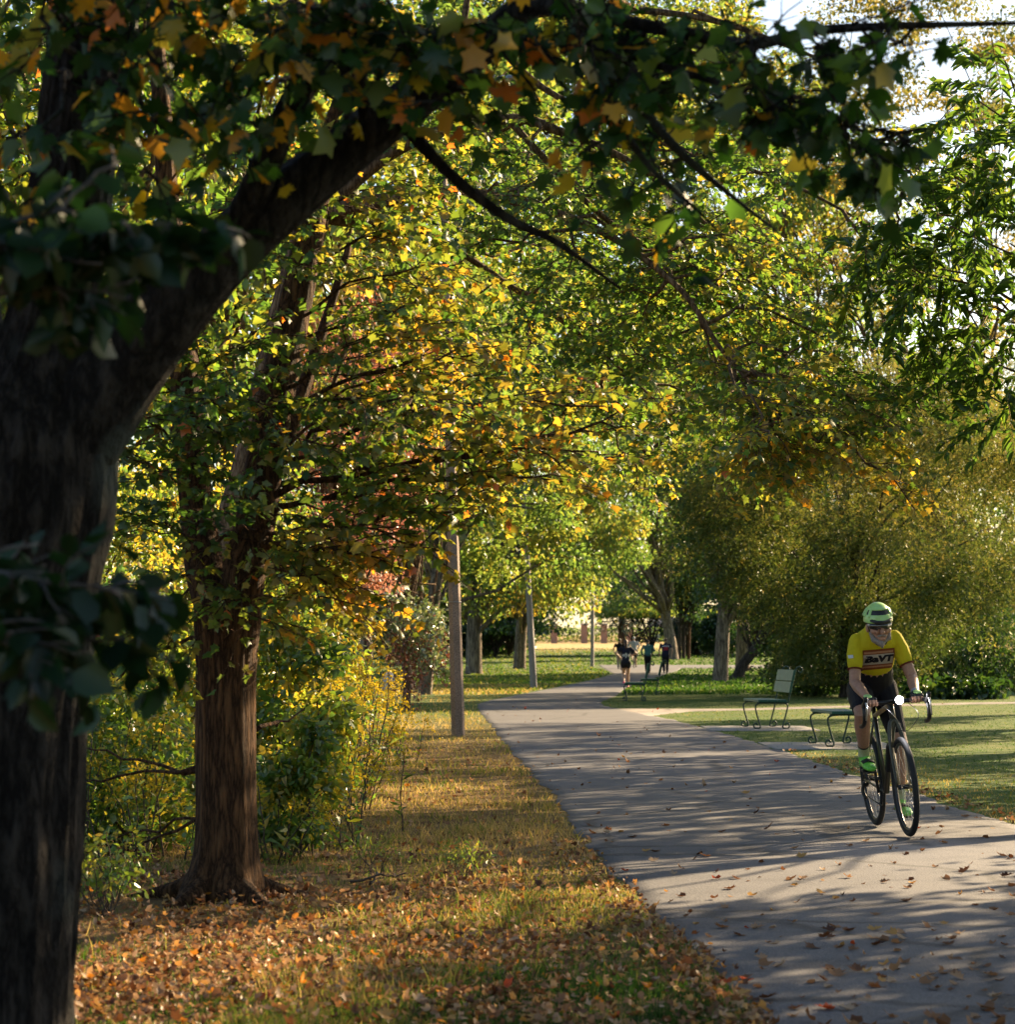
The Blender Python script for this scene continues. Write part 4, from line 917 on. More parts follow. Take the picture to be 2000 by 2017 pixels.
# ------------------------------------------------------------------ dark foreground maple
def foreground_tree():
    Y0 = 7.0; bx, by = bx_of(-70, Y0), Y0
    root = thing('maple_tree', 'dark foreground maple with a thick limb sweeping over the path', 'tree', (bx, by, 0)); w = Wood(); tw = []
    S_ = Y0 / F_PX
    def tr(lst, n, sides, seed=1, amp=.10, y=Y0):
        arr = curve([(*at(a, b, c), r * S_) for a, b, c, r in lst], n); w.tube(arr[:, :3], arr[:, 3], sides, bump=bark_bump(seed, amp, 13, 2.4)); return arr[:, :3]
    tr([(-75, 2260, 7, 285), (-70, 2120, 7, 225), (-60, 1980, 7, 200), (-45, 1700, 7, 200), (-20, 1400, 7, 188), (5, 1150, 7, 188), (30, 980, 7, 195), (58, 850, 7, 172), (92, 720, 7, 112), (108, 600, 7, 86), (130, 450, 7, 85), (150, 280, 7, 80), (165, 100, 7, 74), (170, -100, 7, 66), (180, -400, 7.1, 50)], 190, 110, 2, .10)
    limb1 = tr([(70, 950, 7, 110), (150, 838, 6.97, 104), (238, 722, 6.95, 88), (335, 608, 6.9, 74), (450, 490, 6.9, 62), (560, 395, 6.9, 56), (690, 290, 6.95, 50), (820, 190, 7, 45), (930, 105, 7, 39), (1050, 0, 7.05, 31), (1180, -130, 7.1, 28), (1300, -260, 7.2, 18)], 80, 40, 3, .10)
    tr([(-10, 900, 7, 90), (-60, 700, 7, 75), (-80, 450, 7.1, 65), (-90, 200, 7.1, 55), (-100, -200, 7.2, 40)], 30, 24, 4)
    sec = tr([(440, 500, 6.9, 30), (500, 380, 6.8, 30), (560, 240, 6.75, 30), (605, 150, 6.75, 28), (640, 40, 6.75, 26), (700, -60, 6.8, 20)], 24, 16, 5)
    def br(lst, n=26, sides=8):
        arr = curve([(*at(a, b, c), r * S_) for a, b, c, r in lst], n); w.tube(arr[:, :3], arr[:, 3], sides); return arr[:, :3]
    b = [br([(1040, 10, 7.0, 17), (1120, 18, 6.9, 15), (1240, 45, 6.8, 14), (1350, 66, 6.7, 13), (1480, 88, 6.65, 12), (1600, 62, 6.6, 10), (1760, 52, 6.5, 8), (2060, 45, 6.4, 3)]),
         br([(1080, -50, 7.0, 15), (1130, 20, 6.9, 14), (1200, 135, 6.8, 12), (1265, 215, 6.8, 10), (1340, 300, 6.8, 9), (1440, 385, 6.8, 5), (1600, 510, 6.8, .8)]),
         br([(800, 245, 6.95, 18), (840, 295, 6.9, 14), (900, 355, 6.85, 12), (1000, 430, 6.8, 10), (1100, 480, 6.8, 7), (1225, 570, 6.8, 3)]),
         br([(1200, 135, 6.8, 8), (1215, 220, 6.75, 7), (1280, 330, 6.7, 6), (1390, 430, 6.7, 3), (1510, 570, 6.7, .8)]),
         br([(1130, 60, 6.9, 8), (1270, 120, 6.8, 8), (1420, 165, 6.7, 6), (1540, 215, 6.7, 5), (1700, 245, 6.6, 3), (1850, 300, 6.6, .8)]),
         br([(1480, 88, 6.65, 7), (1500, 150, 6.6, 6), (1560, 215, 6.6, 4), (1690, 260, 6.6, .8)]),
         br([(718, 235, 6.85, 14), (712, 140, 6.8, 13), (705, 50, 6.8, 12), (700, -40, 6.8, 10)]),
         br([(730, 230, 6.9, 6), (745, 160, 6.85, 5), (742, 60, 6.8, 4), (735, -20, 6.8, 4)])]
    tips = []
    def clusters(lst):
        for ax, ay, ex, ey, Y, r in lst:
            tips.append((ax, ay, ex, ey, Y, r))
    clusters([(170, 120, 60, 60, 6.0, 9), (170, 160, 20, 260, 6.1, 8), (170, 100, 330, 120, 6.2, 9), (170, 150, 300, 250, 6.3, 8), (170, 60, 240, 30, 6.1, 8), (605, 150, 470, 120, 6.3, 8), (605, 150, 380, 230, 6.3, 7), (560, 240, 430, 310, 6.5, 7), (640, 40, 540, 20, 6.3, 7), (640, 40, 500, 70, 6.2, 7),
              (690, 290, 640, 120, 6.4, 7), (712, 140, 800, 80, 6.4, 6), (712, 140, 620, 60, 6.5, 6), (820, 190, 880, 110, 6.5, 6), (930, 105, 900, 40, 6.4, 6), (930, 105, 1050, 90, 6.4, 6), (820, 190, 900, 200, 6.4, 6), (150, 300, 290, 350, 6.4, 6), (150, 280, 60, 400, 6.3, 6), (170, 30, 100, 0, 6.1, 7), (640, 40, 720, -20, 6.3, 6), (170, 80, 420, 30, 6.2, 7)])
    for ax, ay, ex, ey, Y, r in tips:
        spray_limb(w, tw, at(ax, ay, 6.9), at(ex, ey, Y), r * S_, .05, 6, .26, 2, .15, .35, .35, .2)
    def along(st, f0, f1, k, drop):
        for q in range(k):
            i = int((f0 + (f1 - f0) * (q + rng.random()) / k) * (len(st) - 1)); s = screen(st[i:i + 1])
            spray_limb(w, tw, st[i], at(s[0][0] + rng.normal() * 70 + 25, s[1][0] + drop * (.3 + rng.random()), st[i][1] - .1 + rng.normal() * .2), .006, .04, 4, .17, 2, .11, .4, .3, .2)
    along(b[0], .05, .95, 15, 55); along(b[1], .15, .6, 5, 60); along(b[4], .1, 1, 12, 70); along(b[5], .3, 1, 6, 60); along(b[3], .35, .8, 3, 60)
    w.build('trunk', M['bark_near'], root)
    P, D, N, S = leaf_twigs(tw, 4, .04, (.048, .085), .8, 1.1)
    kp = rng.random(len(P)) < np.where(screen(P)[0] > 1050, .21, .46); P, D, N, S = P[kp], D[kp], N[kp], S[kp]
    T = .32 + rng.normal(0, .2, len(P)); s = screen(P); yel = rng.random(len(P)) < np.where(s[0] < 1250, .20, .07)
    T = np.where(yel, .80 + .2 * rng.random(len(P)), np.clip(T, 0, .68))
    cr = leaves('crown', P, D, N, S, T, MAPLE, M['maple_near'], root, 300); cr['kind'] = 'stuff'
    # the rest of the crown, overhead
    n = 15000; cc = np.array([.3, 5.2, 7.4]) + rdir(70) * np.array([4.6, 5.0, 2.0]) * (rng.random((70, 1)) ** .4); cc[:, 2] = np.maximum(cc[:, 2], 5.4); ci = rng.integers(0, 70, n)
    P = cc[ci] + rng.normal(size=(n, 3)) * np.array([.6, .6, .28]); P[:, 2] = np.maximum(P[:, 2], 4.9)
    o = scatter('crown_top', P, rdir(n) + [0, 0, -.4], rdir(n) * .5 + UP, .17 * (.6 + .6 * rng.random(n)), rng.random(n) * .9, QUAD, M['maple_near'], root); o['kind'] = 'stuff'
foreground_tree()
# linden sapling close to the lens at the left
def sapling():
    Y0 = 4.4; bx = bx_of(-260, Y0); root = thing('linden_sapling', 'dark round leaved sapling close at the left edge', 'tree', (bx, Y0, 0)); w = Wood(); tw = []
    st = curve([(bx, Y0, -.05), (bx + .02, Y0, .8), (bx - .02, Y0, 1.6), (bx + .02, Y0, 2.4)], 20); w.tube(st, np.linspace(.022, .008, 20), 8)
    for ay, ex, ey, Y, r in ((1230, 240, 1165, 4.3, .008), (1260, 150, 1290, 4.2, .007), (1300, 330, 1300, 4.4, .007), (1200, 90, 1190, 4.5, .006), (520, 330, 440, 4.4, .008), (560, 200, 520, 4.3, .007), (500, 470, 470, 4.5, .007), (600, 250, 590, 4.4, .006), (540, 60, 470, 4.2, .006), (1180, 330, 1180, 4.5, .006)):
        spray_limb(w, tw, at(-255, ay, Y0), at(ex, ey, Y), r, .06, 7, .13, 1, .07, .4, .45, .15)
    w.build('stem', M['twig_near'], root)
    P, D, N, S = leaf_twigs(tw, 3, .01, (.045, .075), .7, .8)
    cr = leaves('foliage', P, D, N, S * 1.05, rng.random(len(P)), (OVAL[0] * np.array([1.35, 1, 1]), OVAL[1]), M['linden'], root, 160); cr['kind'] = 'stuff'
sapling()
# ------------------------------------------------------------------ concrete poles
def pole_mat():
    m, nt, n, l, p = new_mat('aggregate')
    tc = n.new('ShaderNodeTexCoord'); v = n.new('ShaderNodeTexVoronoi'); v.inputs['Scale'].default_value = 75
    b2 = n.new('ShaderNodeTexNoise'); b2.inputs['Scale'].default_value = 2.5
    l.new(tc.outputs['Object'], v.inputs[0]); l.new(tc.outputs['Object'], b2.inputs[0])
    r = ramp(n, [(.0, (.44, .33, .25)), (.4, (.31, .22, .165)), (.8, (.16, .115, .09))]); l.new(v.outputs[0], r.inputs[0])
    rb = ramp(n, [(.35, (.8, .8, .8)), (.65, (1.15, 1.12, 1.1))]); l.new(b2.outputs[0], rb.inputs[0])
    mu = nd(n, 'ShaderNodeMix', data_type='RGBA', blend_type='MULTIPLY'); mu.inputs[0].default_value = 1; l.new(r.outputs[0], mu.inputs[6]); l.new(rb.outputs[0], mu.inputs[7])
    l.new(mu.outputs[2], p.inputs['Base Color']); p.inputs['Roughness'].default_value = .9
    bp = n.new('ShaderNodeBump'); bp.inputs['Strength'].default_value = .6; bp.inputs['Distance'].default_value = .01; l.new(v.outputs[0], bp.inputs['Height']); l.new(bp.outputs[0], p.inputs['Normal'])
    return m
M['aggregate'] = pole_mat(); M['grey_pole'] = plain('grey_pole', (.24, .22, .21), .9, scale=60, noise_amt=.3)
M['steel'] = plain('steel', (.35, .35, .34), .35, .8)
def pole(label, px0, py0, px1, py1, Y, r0, mat, h):
    a = np.array(at(px0, py0, Y)); b = np.array(at(px1, py1, Y)); a[2] = float(gz(Y)); d = (b - a) / (b[2] - a[2]); top = a + d * h
    root = thing('lamp_pole', label, 'pole', tuple(a), 'concrete poles along the path'); w = Wood()
    n = 22; t = np.linspace(0, 1, n)[:, None]; P = a - d * .1 + (top - a) * t
    th = R(12); bm = bmesh.new(); rings = []
    for i in range(n):
        r = r0 * (1 - .45 * t[i][0]); rings.append([bm.verts.new((P[i][0] + r * math.cos(th + k * math.pi / 3), P[i][1] + r * math.sin(th + k * math.pi / 3), P[i][2])) for k in range(6)])
    for i in range(n - 1):
        for k in range(6): bm.faces.new((rings[i][k], rings[i][(k + 1) % 6], rings[i + 1][(k + 1) % 6], rings[i + 1][k]))
    bm.faces.new(rings[-1]); bmesh.ops.bevel(bm, geom=[e for e in bm.edges if abs((e.verts[0].co - e.verts[1].co).normalized().z) > .9], offset=.008, segments=1, affect='EDGES')
    me = bpy.data.meshes.new('shaft'); bm.to_mesh(me); bm.free(); obj('shaft', me, root, mat)
    for z in (2.0, 3.6):
        c = a + d * z; rr = r0 * (1 - .45 * z / h); rg = Wood(); th_ = np.linspace(0, 2 * math.pi, 25); rg.tube(np.stack([c[0] + np.cos(th_) * rr * 1.02, c[1] + np.sin(th_) * rr * 1.02, th_ * 0 + c[2]], -1), np.full(25, .006), 5, cap=False); rg.build('band', M['steel'], root)
    w.tube(curve([top - d * .3, top + [0, 0, .5], top + [.5, 0, .9], top + [1.0, 0, .95]], 10), np.full(10, .03), 8); w.build('arm', M['steel'], root)
    bm = bmesh.new(); bmesh.ops.create_uvsphere(bm, u_segments=16, v_segments=8, radius=.16); [setattr(v.co, 'z', v.co.z * .5) for v in bm.verts]; bmesh.ops.translate(bm, verts=bm.verts, vec=tuple(top + [1.05, 0, .9]))
    me = bpy.data.meshes.new('lamp_head'); bm.to_mesh(me); bm.free(); obj('lamp_head', me, root, M['steel'])
pole('brown pebbled concrete pole leaning slightly, nearest of the three', 903, 1449, 882, 668, 35.9, .105, M['aggregate'], 9.0)
pole('grey concrete pole in shade beside the bend, second of the three', 1052, 1357, 1041, 1153, 80, .125, M['grey_pole'], 9.0)
pole('slender dark pole at the tip of the lawn, farthest of the three', 1167, 1324, 1168, 1150, 143, .12, M['grey_pole'], 9.0)

# ------------------------------------------------------------------ benches
M['plank'] = plain('plank', (.045, .125, .072), .45, scale=14, noise_amt=.25, spec=.5, bump=.1)
M['plank_end_shaded'] = plain('plank_end_shaded', (.012, .075, .048), .5, scale=14)  # darker copy for the ends; sky sheen on the faces put into colour
M['bench_iron'] = plain('bench_iron', (.008, .040, .026), .55, scale=40, noise_amt=.4, spec=.5)
BL = 1.30
def spiral(cx, cz, r, a0, turns, n=18, shrink=.55):
    a = np.linspace(a0, a0 + turns * 2 * math.pi, n); rr = r * np.linspace(1, 1 - shrink, n)
    return [(cx + math.cos(x) * q, 0, cz + math.sin(x) * q) for x, q in zip(a, rr)]
def make_bench(label):
    """local frame: sits facing -X, near end at y = 0, far end at y = BL"""
    t = thing('park_bench', label, 'bench', (0, 0, 0), 'green park benches beside the path', world_parts=False)
    for k in range(3):
        x0 = -.02 + k * .158
        me = boxes('seat_plank', [(x0, x0 + .150, -.06, BL + .06, .43, .47)], M['plank'], t, .006)
    for k in range(2):
        o = boxes('back_plank', [(-.018, .022, -.06, BL + .06, 0, .185)], M['plank'], t, .006); z = .58 + k * .19; o.location = (.50 + (z - .58) * .22, 0, z); o.rotation_euler = (0, R(12), 0)
    for y in (.07, BL - .07):
        w = Wood(); rad = .013
        def tb(P, r=rad): P = np.array(P, float); P[:, 1] += y; w.tube(P, np.full(len(P), r), 8)
        # front leg: from under the seat, curling over, down and ending in a scroll
        front = curve([(.10, 0, .415), (.02, 0, .412), (-.035, 0, .385), (-.045, 0, .335), (-.02, 0, .22), (.03, 0, .06), (.03, 0, .015)], 24)
        tb(front)
        tb([(.03, 0, .03), (.02, 0, .008)] + spiral(-.035, .055, .05, -math.pi / 2 + .3, -.80))
        rear = curve([(.30, 0, .415), (.42, 0, .412), (.475, 0, .39), (.48, 0, .34), (.45, 0, .22), (.405, 0, .06), (.40, 0, .015)], 24)
        tb(rear); tb([(.40, 0, .03), (.415, 0, .008)] + spiral(.47, .055, .05, -math.pi / 2 - .3, .80))
        tb([(-.02, 0, .418), (.47, 0, .418)], .012)
        back = curve([(.40, 0, .418), (.47, 0, .43), (.495, 0, .50), (.52, 0, .60), (.565, 0, .80), (.60, 0, .94)], 22); back[:, 0] += .018
        tb(back); tb([tuple(back[-1])] + spiral(back[-1][0] + .065, .945, .062, math.pi, -.92, 22, .5))
        e = w.build('end_frame', M['bench_iron'], t)
        bl = boxes('bolt', [(x - .009, x + .009, y - .009, y + .009, .405, .4295) for x in (.05, .13, .21, .29, .37)], M['bench_iron'], e); bl['kind'] = 'stuff'
    return t
def copy_tree(o, parent=None):
    c = o.copy(); COL.objects.link(c); c.parent = parent
    for ch in o.children: copy_tree(ch, c)
    return c
b0 = make_bench('green park bench on a pad half hidden by the cyclist')
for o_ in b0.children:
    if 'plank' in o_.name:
        o_.data.materials.append(M['plank_end_shaded'])
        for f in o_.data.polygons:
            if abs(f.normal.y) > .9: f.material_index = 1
b0.location = (4.27, 31.6, .012); b0.rotation_euler = (0, 0, R(4))
for x, y, rz, z, lbl in ((4.07, 38.9, 4, .012, 'green park bench standing clear between cyclist and scaly trunk'), (3.0, 61.0, -3.2, 0, 'dark green bench edge on below the walkers'), (3.88, 69.5, -3.4, 0, 'weathered bench in sun just behind the edge on one')):
    b = copy_tree(b0); b.location = (x, y, z); b.rotation_euler = (0, 0, R(rz)); b['label'] = lbl

# ------------------------------------------------------------------ bodies
def loft(pts, rad, sides=14, ref=(1, 0, 0)):
    """closed tube with rounded ends; rad entries are r or (a, b): a along ref, b across"""
    pts = np.asarray(pts, float); rr = np.array([(r, r) if np.isscalar(r) else r for r in rad], float)
    T = unit(np.gradient(pts, axis=0)); ref = np.asarray(ref, float)
    e0, e1 = pts[0] - T[0] * rr[0].mean() * .55, pts[-1] + T[-1] * rr[-1].mean() * .55
    f0, f1 = pts[0] - T[0] * rr[0].mean() * .85, pts[-1] + T[-1] * rr[-1].mean() * .85
    pts = np.vstack([f0, e0, pts, e1, f1]); rr = np.vstack([rr[0] * .4, rr[0] * .82, rr, rr[-1] * .82, rr[-1] * .4]); T = np.vstack([T[0], T[0], T, T[-1], T[-1]])
    th = np.linspace(0, 2 * math.pi, sides, endpoint=False); V = []; F = []
    for p, t, r in zip(pts, T, rr):
        rf = ref if abs(np.dot(ref, t)) < .93 else np.array([0, 1.0, 0])
        a = unit(rf - t * np.dot(rf, t)); b = np.cross(t, a)
        V += [p + a * r[0] * math.cos(x) + b * r[1] * math.sin(x) for x in th]
    m = len(pts)
    for i in range(m - 1):
        for j in range(sides):
            k = (j + 1) % sides; F.append((i * sides + j, i * sides + k, (i + 1) * sides + k, (i + 1) * sides + j))
    F.append(tuple(reversed(range(sides)))); F.append(tuple((m - 1) * sides + j for j in range(sides)))
    return V, F

def blob(c, r, seg=16):
    bm = bmesh.new(); bmesh.ops.create_uvsphere(bm, u_segments=seg, v_segments=seg // 2 + 2, radius=1)
    r = (r, r, r) if np.isscalar(r) else r
    V = [(v.co.x * r[0] + c[0], v.co.y * r[1] + c[1], v.co.z * r[2] + c[2]) for v in bm.verts]; F = [tuple(v.index for v in f.verts) for f in bm.faces]; bm.free()
    return V, F

def fuse(name, parts, voxel, mat, parent, smooth=3):
    """one continuous skin grown round overlapping lofts"""
    V = []; F = []
    for v, f in parts:
        n = len(V); V += list(v); F += [tuple(i + n for i in q) for q in f]
    me = mesh_from(name, V, F); bm = bmesh.new(); bm.from_mesh(me); bmesh.ops.recalc_face_normals(bm, faces=bm.faces); bm.to_mesh(me); bm.free()
    tmp = bpy.data.objects.new('tmp', me); COL.objects.link(tmp)
    md = tmp.modifiers.new('r', 'REMESH'); md.mode = 'VOXEL'; md.voxel_size = voxel; md.adaptivity = 0
    if smooth:
        s = tmp.modifiers.new('s', 'SMOOTH'); s.factor = .5; s.iterations = smooth
    dg = bpy.context.evaluated_depsgraph_get(); ev = tmp.evaluated_get(dg); out = bpy.data.meshes.new_from_object(ev, depsgraph=dg)
    bpy.data.objects.remove(tmp); bpy.data.meshes.remove(me); out.name = name
    out.polygons.foreach_set('use_smooth', [True] * len(out.polygons)); out.materials.clear()
    return obj(name, out, parent, mat)

def ik(a, b, l1, l2, hint):
    a = np.asarray(a, float); b = np.asarray(b, float); d = np.linalg.norm(b - a); u = (b - a) / d
    d2 = min(d, (l1 + l2) * .999); x = (l1 * l1 - l2 * l2 + d2 * d2) / (2 * d2); h = math.sqrt(max(1e-6, l1 * l1 - x * x))
    hint = np.asarray(hint, float); hint = hint - u * np.dot(hint, u); hint = hint / np.linalg.norm(hint)
    return a + u * x + hint * h

SKIN = plain('skin', (.40, .21, .135), .5, scale=60, noise_amt=.12, spec=.4)
def cloth(name, col, rough=.8): return plain(name, col, rough, scale=120, noise_amt=.15, spec=.2, bump=.15)

def lerp(a, b, t): return np.asarray(a, float) * (1 - t) + np.asarray(b, float) * t

def patch(name, surf, cx, cz, w, h, mat, parent, nx=20, nz=12, y0=-1.5, dirn=(0, 1, 0), off=.004, shape=None):
    """a printed panel laid on a garment: grid projected on its surface"""
    bm = bmesh.new(); bm.from_mesh(surf.data); tree = BVHTree.FromBMesh(bm); bm.free(); V = []; ok = []
    for j in range(nz + 1):
        for i in range(nx + 1):
            x = cx + (i / nx - .5) * w; z = cz + (j / nz - .5) * h; hit = tree.ray_cast(Vector((x, y0, z)), Vector(dirn))
            p = hit[0]; V.append((p.x, p.y, p.z) if p else (x, 0, z)); ok.append(p is not None)
            if p: V[-1] = tuple(p - Vector(dirn) * off)
    F = []
    for j in range(nz):
        for i in range(nx):
            q = (j * (nx + 1) + i, j * (nx + 1) + i + 1, (j + 1) * (nx + 1) + i + 1, (j + 1) * (nx + 1) + i)
            if all(ok[k] for k in q): F.append(q)
    return obj(name, mesh_from(name, V, F), parent, mat)

def lettering(name, text, surf, cx, cz, size, mat, parent, y0=-1.5, dirn=(0, 1, 0), off=.007, mirror=False, squash=1.0, arch=0, spacing=1.0, shear=0, offset=.0):
    cu = bpy.data.curves.new('t', 'FONT'); cu.body = text; cu.size = size; cu.align_x = 'CENTER'; cu.align_y = 'CENTER'; cu.space_character = spacing; cu.shear = shear; cu.offset = offset; cu.resolution_u = 3
    to = bpy.data.objects.new('t', cu); COL.objects.link(to); dg = bpy.context.evaluated_depsgraph_get(); me = bpy.data.meshes.new_from_object(to.evaluated_get(dg)); bpy.data.objects.remove(to)
    bm = bmesh.new(); bm.from_mesh(me); bmesh.ops.triangulate(bm, faces=bm.faces); bmesh.ops.subdivide_edges(bm, edges=[e for e in bm.edges if e.calc_length() > size * .25], cuts=1)
    bs = bmesh.new(); bs.from_mesh(surf.data); tree = BVHTree.FromBMesh(bs); bs.free()
    for v in bm.verts:
        x = v.co.x * (-1 if mirror else 1); z = v.co.y * squash - arch * v.co.x ** 2; hit = tree.ray_cast(Vector((cx + x, y0, cz + z)), Vector(dirn))
        v.co = (hit[0] - Vector(dirn) * off) if hit[0] else Vector((cx + x, 0, cz + z))
    bm.to_mesh(me); bm.free(); me.materials.clear(); me.name = name
    return obj(name, me, parent, mat)

# ------------------------------------------------------------------ bicycle (local: forward is -Y, rider's left +X)
M['frame'] = plain('frame', (.05, .048, .03), .35, .2, scale=20, spec=.6); M['rubber'] = plain('rubber', (.016, .016, .017), .75, scale=80)
M['black'] = plain('black_part', (.012, .012, .013), .4, scale=60); M['rim'] = plain('rim', (.045, .045, .048), .35, .5); M['alloy'] = plain('alloy', (.42, .40, .37), .3, .9); M['tan'] = plain('tan_tone', (.42, .31, .17), .4)
M['lamp'] = plain('lamp_lens', (1.0, .96, .98), .3, emit=300, noise_amt=0)
def ring(cx, cy, cz, r, t, mat, name, parent, n=56, m=10, wx=1.0):
    """torus standing in the y-z plane"""
    V = []; F = []
    for i in range(n):
        a = i / n * 2 * math.pi
        for j in range(m):
            b = j / m * 2 * math.pi; q = r + t * math.cos(b); V.append((cx + t * wx * math.sin(b), cy + q * math.cos(a), cz + q * math.sin(a)))
    for i in range(n):
        for j in range(m): F.append((i * m + j, ((i + 1) % n) * m + j, ((i + 1) % n) * m + (j + 1) % m, i * m + (j + 1) % m))
    return obj(name, mesh_from(name, V, F), parent, mat)
def tubes(name, lst, mat, parent, sides=10):
    w = Wood()
    for P, r in lst:
        P = np.asarray(P, float); P = curve(P, 14) if len(P) > 2 else P; rr = np.full(len(P), r) if np.isscalar(r) else np.linspace(r[0], r[1], len(P)); w.tube(P, rr, sides)
    return w.build(name, mat, parent)
def bicycle(label, far=False):
    t = thing('bicycle', label, 'bicycle', (0, 0, 0), world_parts=False)
    RA, FA, RW = .43, -.60, .315
    for y, nm in ((RA, 'rear_wheel'), (FA, 'front_wheel')):
        wh = ring(0, y, .34, RW, .021, M['rubber'], nm, t)
        ring(0, y, .34, .290, .013, M['rim'], 'rim', wh, m=8, wx=.9)
        sp = Wood()
        for k in range(28):
            a = k / 28 * 2 * math.pi; sg = 1 if k % 2 else -1
            sp.tube([(sg * .028, y + .02 * math.cos(a + .9 * sg), .34 + .02 * math.sin(a + .9 * sg)), (0, y + .285 * math.cos(a), .34 + .285 * math.sin(a))], [.0011, .0011], 4, cap=False)
        s = sp.build('spokes', M['alloy'], wh); s['kind'] = 'stuff'
        tubes('hub', [([(-.045, y, .34), (.045, y, .34)], .017)], M['black'], wh)
        ring(.035, y, .34, .066, .006, M['alloy'], 'disc_rotor', wh, n=28, m=6, wx=.3)
    head_t, head_b, bb, seat = (0, -.39, .895), (0, -.43, .775), (0, 0, .27), (0, .15, .80)
    tubes('frame', [([seat, head_t], .016), ([bb, head_b], .021), ([bb, (0, .19, .92)], .0165), ([head_b, head_t], .022),
                    ([(.012, 0, .27), (.055, RA, .34)], .009), ([(-.012, 0, .27), (-.055, RA, .34)], .009), ([(.012, .14, .77), (.055, RA, .34)], .008), ([(-.012, .14, .77), (-.055, RA, .34)], .008)], M['frame'], t)
    tubes('top_tube_decal', [([(0, .12, .8035), (0, -.36, .888)], .0168)], M['tan'], t)
    fk = tubes('fork', [([(0, -.43, .79), (.03, -.44, .74), (.05, -.50, .60), (.052, FA, .34)], (.020, .009)), ([(0, -.43, .79), (-.03, -.44, .74), (-.05, -.50, .60), (-.052, FA, .34)], (.020, .009))], M['frame'], t)
    tubes('fork_reflection', [([(s * .034, -.508, .60), (s * .036, -.595, .36)], .006) for s in (-1, 1)], M['tan'], fk)  # tan reflection on the dark blades, put into colour as thin strips
    bar = []
    for s in (-1, 1):
        bar.append(([(0, -.47, 0.910), (s * .10, -.47, 0.910), (s * .19, -.475, 0.910), (s * .215, -.53, 0.905), (s * .22, -.575, 0.870), (s * .222, -.565, 0.805), (s * .225, -.52, 0.770), (s * .226, -.44, 0.760)], .0155))
    hb = tubes('handlebar', bar, M['black'], t)
    tubes('stem', [([(0, -.385, 0.900), (0, -.47, 0.910)], .018)], M['black'], t)
    for s in (-1, 1):
        tubes('hood', [([(s * .216, -.55, 0.895), (s * .216, -.60, 0.920), (s * .214, -.635, .955)], (.019, .015))], M['black'], hb)
        tubes('brake_lever', [([(s * .216, -.62, 0.930), (s * .218, -.645, 0.885), (s * .225, -.625, 0.805)], (.008, .005))], M['alloy'], hb)
    tubes('brake_cable', [([(-.1, -.48, 0.900), (-.06, -.60, 0.855), (.03, -.52, 0.755)], .0025), ([(.1, -.48, 0.900), (.14, -.60, 0.815), (.08, -.53, 0.715), (.02, -.46, 0.715)], .0025)], M['black'], t, 5)
    tubes('seatpost', [([(0, .19, .90), (0, .205, .955)], .0135)], M['black'], t)
    fuse('saddle', [loft([(0, .34, .965), (0, .22, .975), (0, .08, .968)], [(.065, .025), (.06, .022), (.022, .018)])], .008, M['black'], t)
    ring(-.045, 0, .27, .09, .006, M['black'], 'chainring', t, n=36, m=6, wx=.4)
    for s in (-1, 1): tubes('crank_arm', [([(s * .055, 0, .27), (s * .075, s * .03, .27 - s * .165)], .011)], M['black'], t)
    for x, y, z in ((-.12, -.03, .435), (.12, .03, .105)): boxes('pedal', [(x - .045, x + .045, y - .03, y + .03, z - .01, z + .01)], M['black'], t, .004)
    tubes('chain', [([(-.046, 0, .36), (-.046, RA, .375)], .005), ([(-.046, 0, .18), (-.046, RA + .01, .22)], .005)], M['black'], t, 5)
    tubes('rear_derailleur', [([(-.06, RA, .32), (-.075, RA + .01, .26), (-.06, RA - .01, .2)], .014)], M['black'], t); ring(-.046, RA, .34, .045, .012, M['black'], 'cassette', t, n=24, m=6)
    if not far:
        hl = tubes('headlight', [([(.03, -.49, .920), (.03, -.545, .920)], .029)], M['black'], t, 14)
        V = [(.03 + .027 * math.cos(a), -.5465, .920 + .027 * math.sin(a)) for a in np.linspace(0, 2 * math.pi, 20, endpoint=False)] + [(.03, -.551, .920)]
        obj('lens', mesh_from('lens', V, [(i, (i + 1) % 20, 20) for i in range(20)]), hl, M['lamp'])
        fuse('water_bottle', [loft([(0, -.17, .44), (0, -.27, .60)], [.033, .033])], .008, M['black'], t)
    return t
bike = bicycle('dark drop bar bicycle ridden toward the camera with its headlight on')
RB = Euler((0, R(-5), R(3.5)), 'XYZ')
bike.location = (2.675, 16.85, .018); bike.rotation_euler = RB

# ------------------------------------------------------------------ cyclist
def hand_on(c, fwd, side, wrist, s):
    """hand closed over a bar at c: palm, four fingers curling round, thumb underneath"""
    parts = []; c = np.asarray(c, float); fwd = np.asarray(fwd, float)
    parts.append(loft([wrist, lerp(wrist, c, .6) + [0, 0, .012], c + [0, .012, .022]], [(.026, .02), (.038, .019), (.040, .016)]))
    for k, ln in enumerate((.9, 1.0, .95, .8)):
        x = c[0] + side * (-.033 + k * .022); L = .026 * ln
        parts.append(loft([(x, c[1] + .002, c[2] + .024), (x, c[1] - .022, c[2] + .02), (x, c[1] - .032 * ln, c[2] - .004), (x, c[1] - .018, c[2] - .026 * ln)], [.0098, .0095, .009, .0082], 8))
    parts.append(loft([c + [-side * .03, .012, .008], c + [-side * .048, -.004, -.006], c + [-side * .040, -.018, -.022]], [.011, .0105, .0088], 8))
    return parts
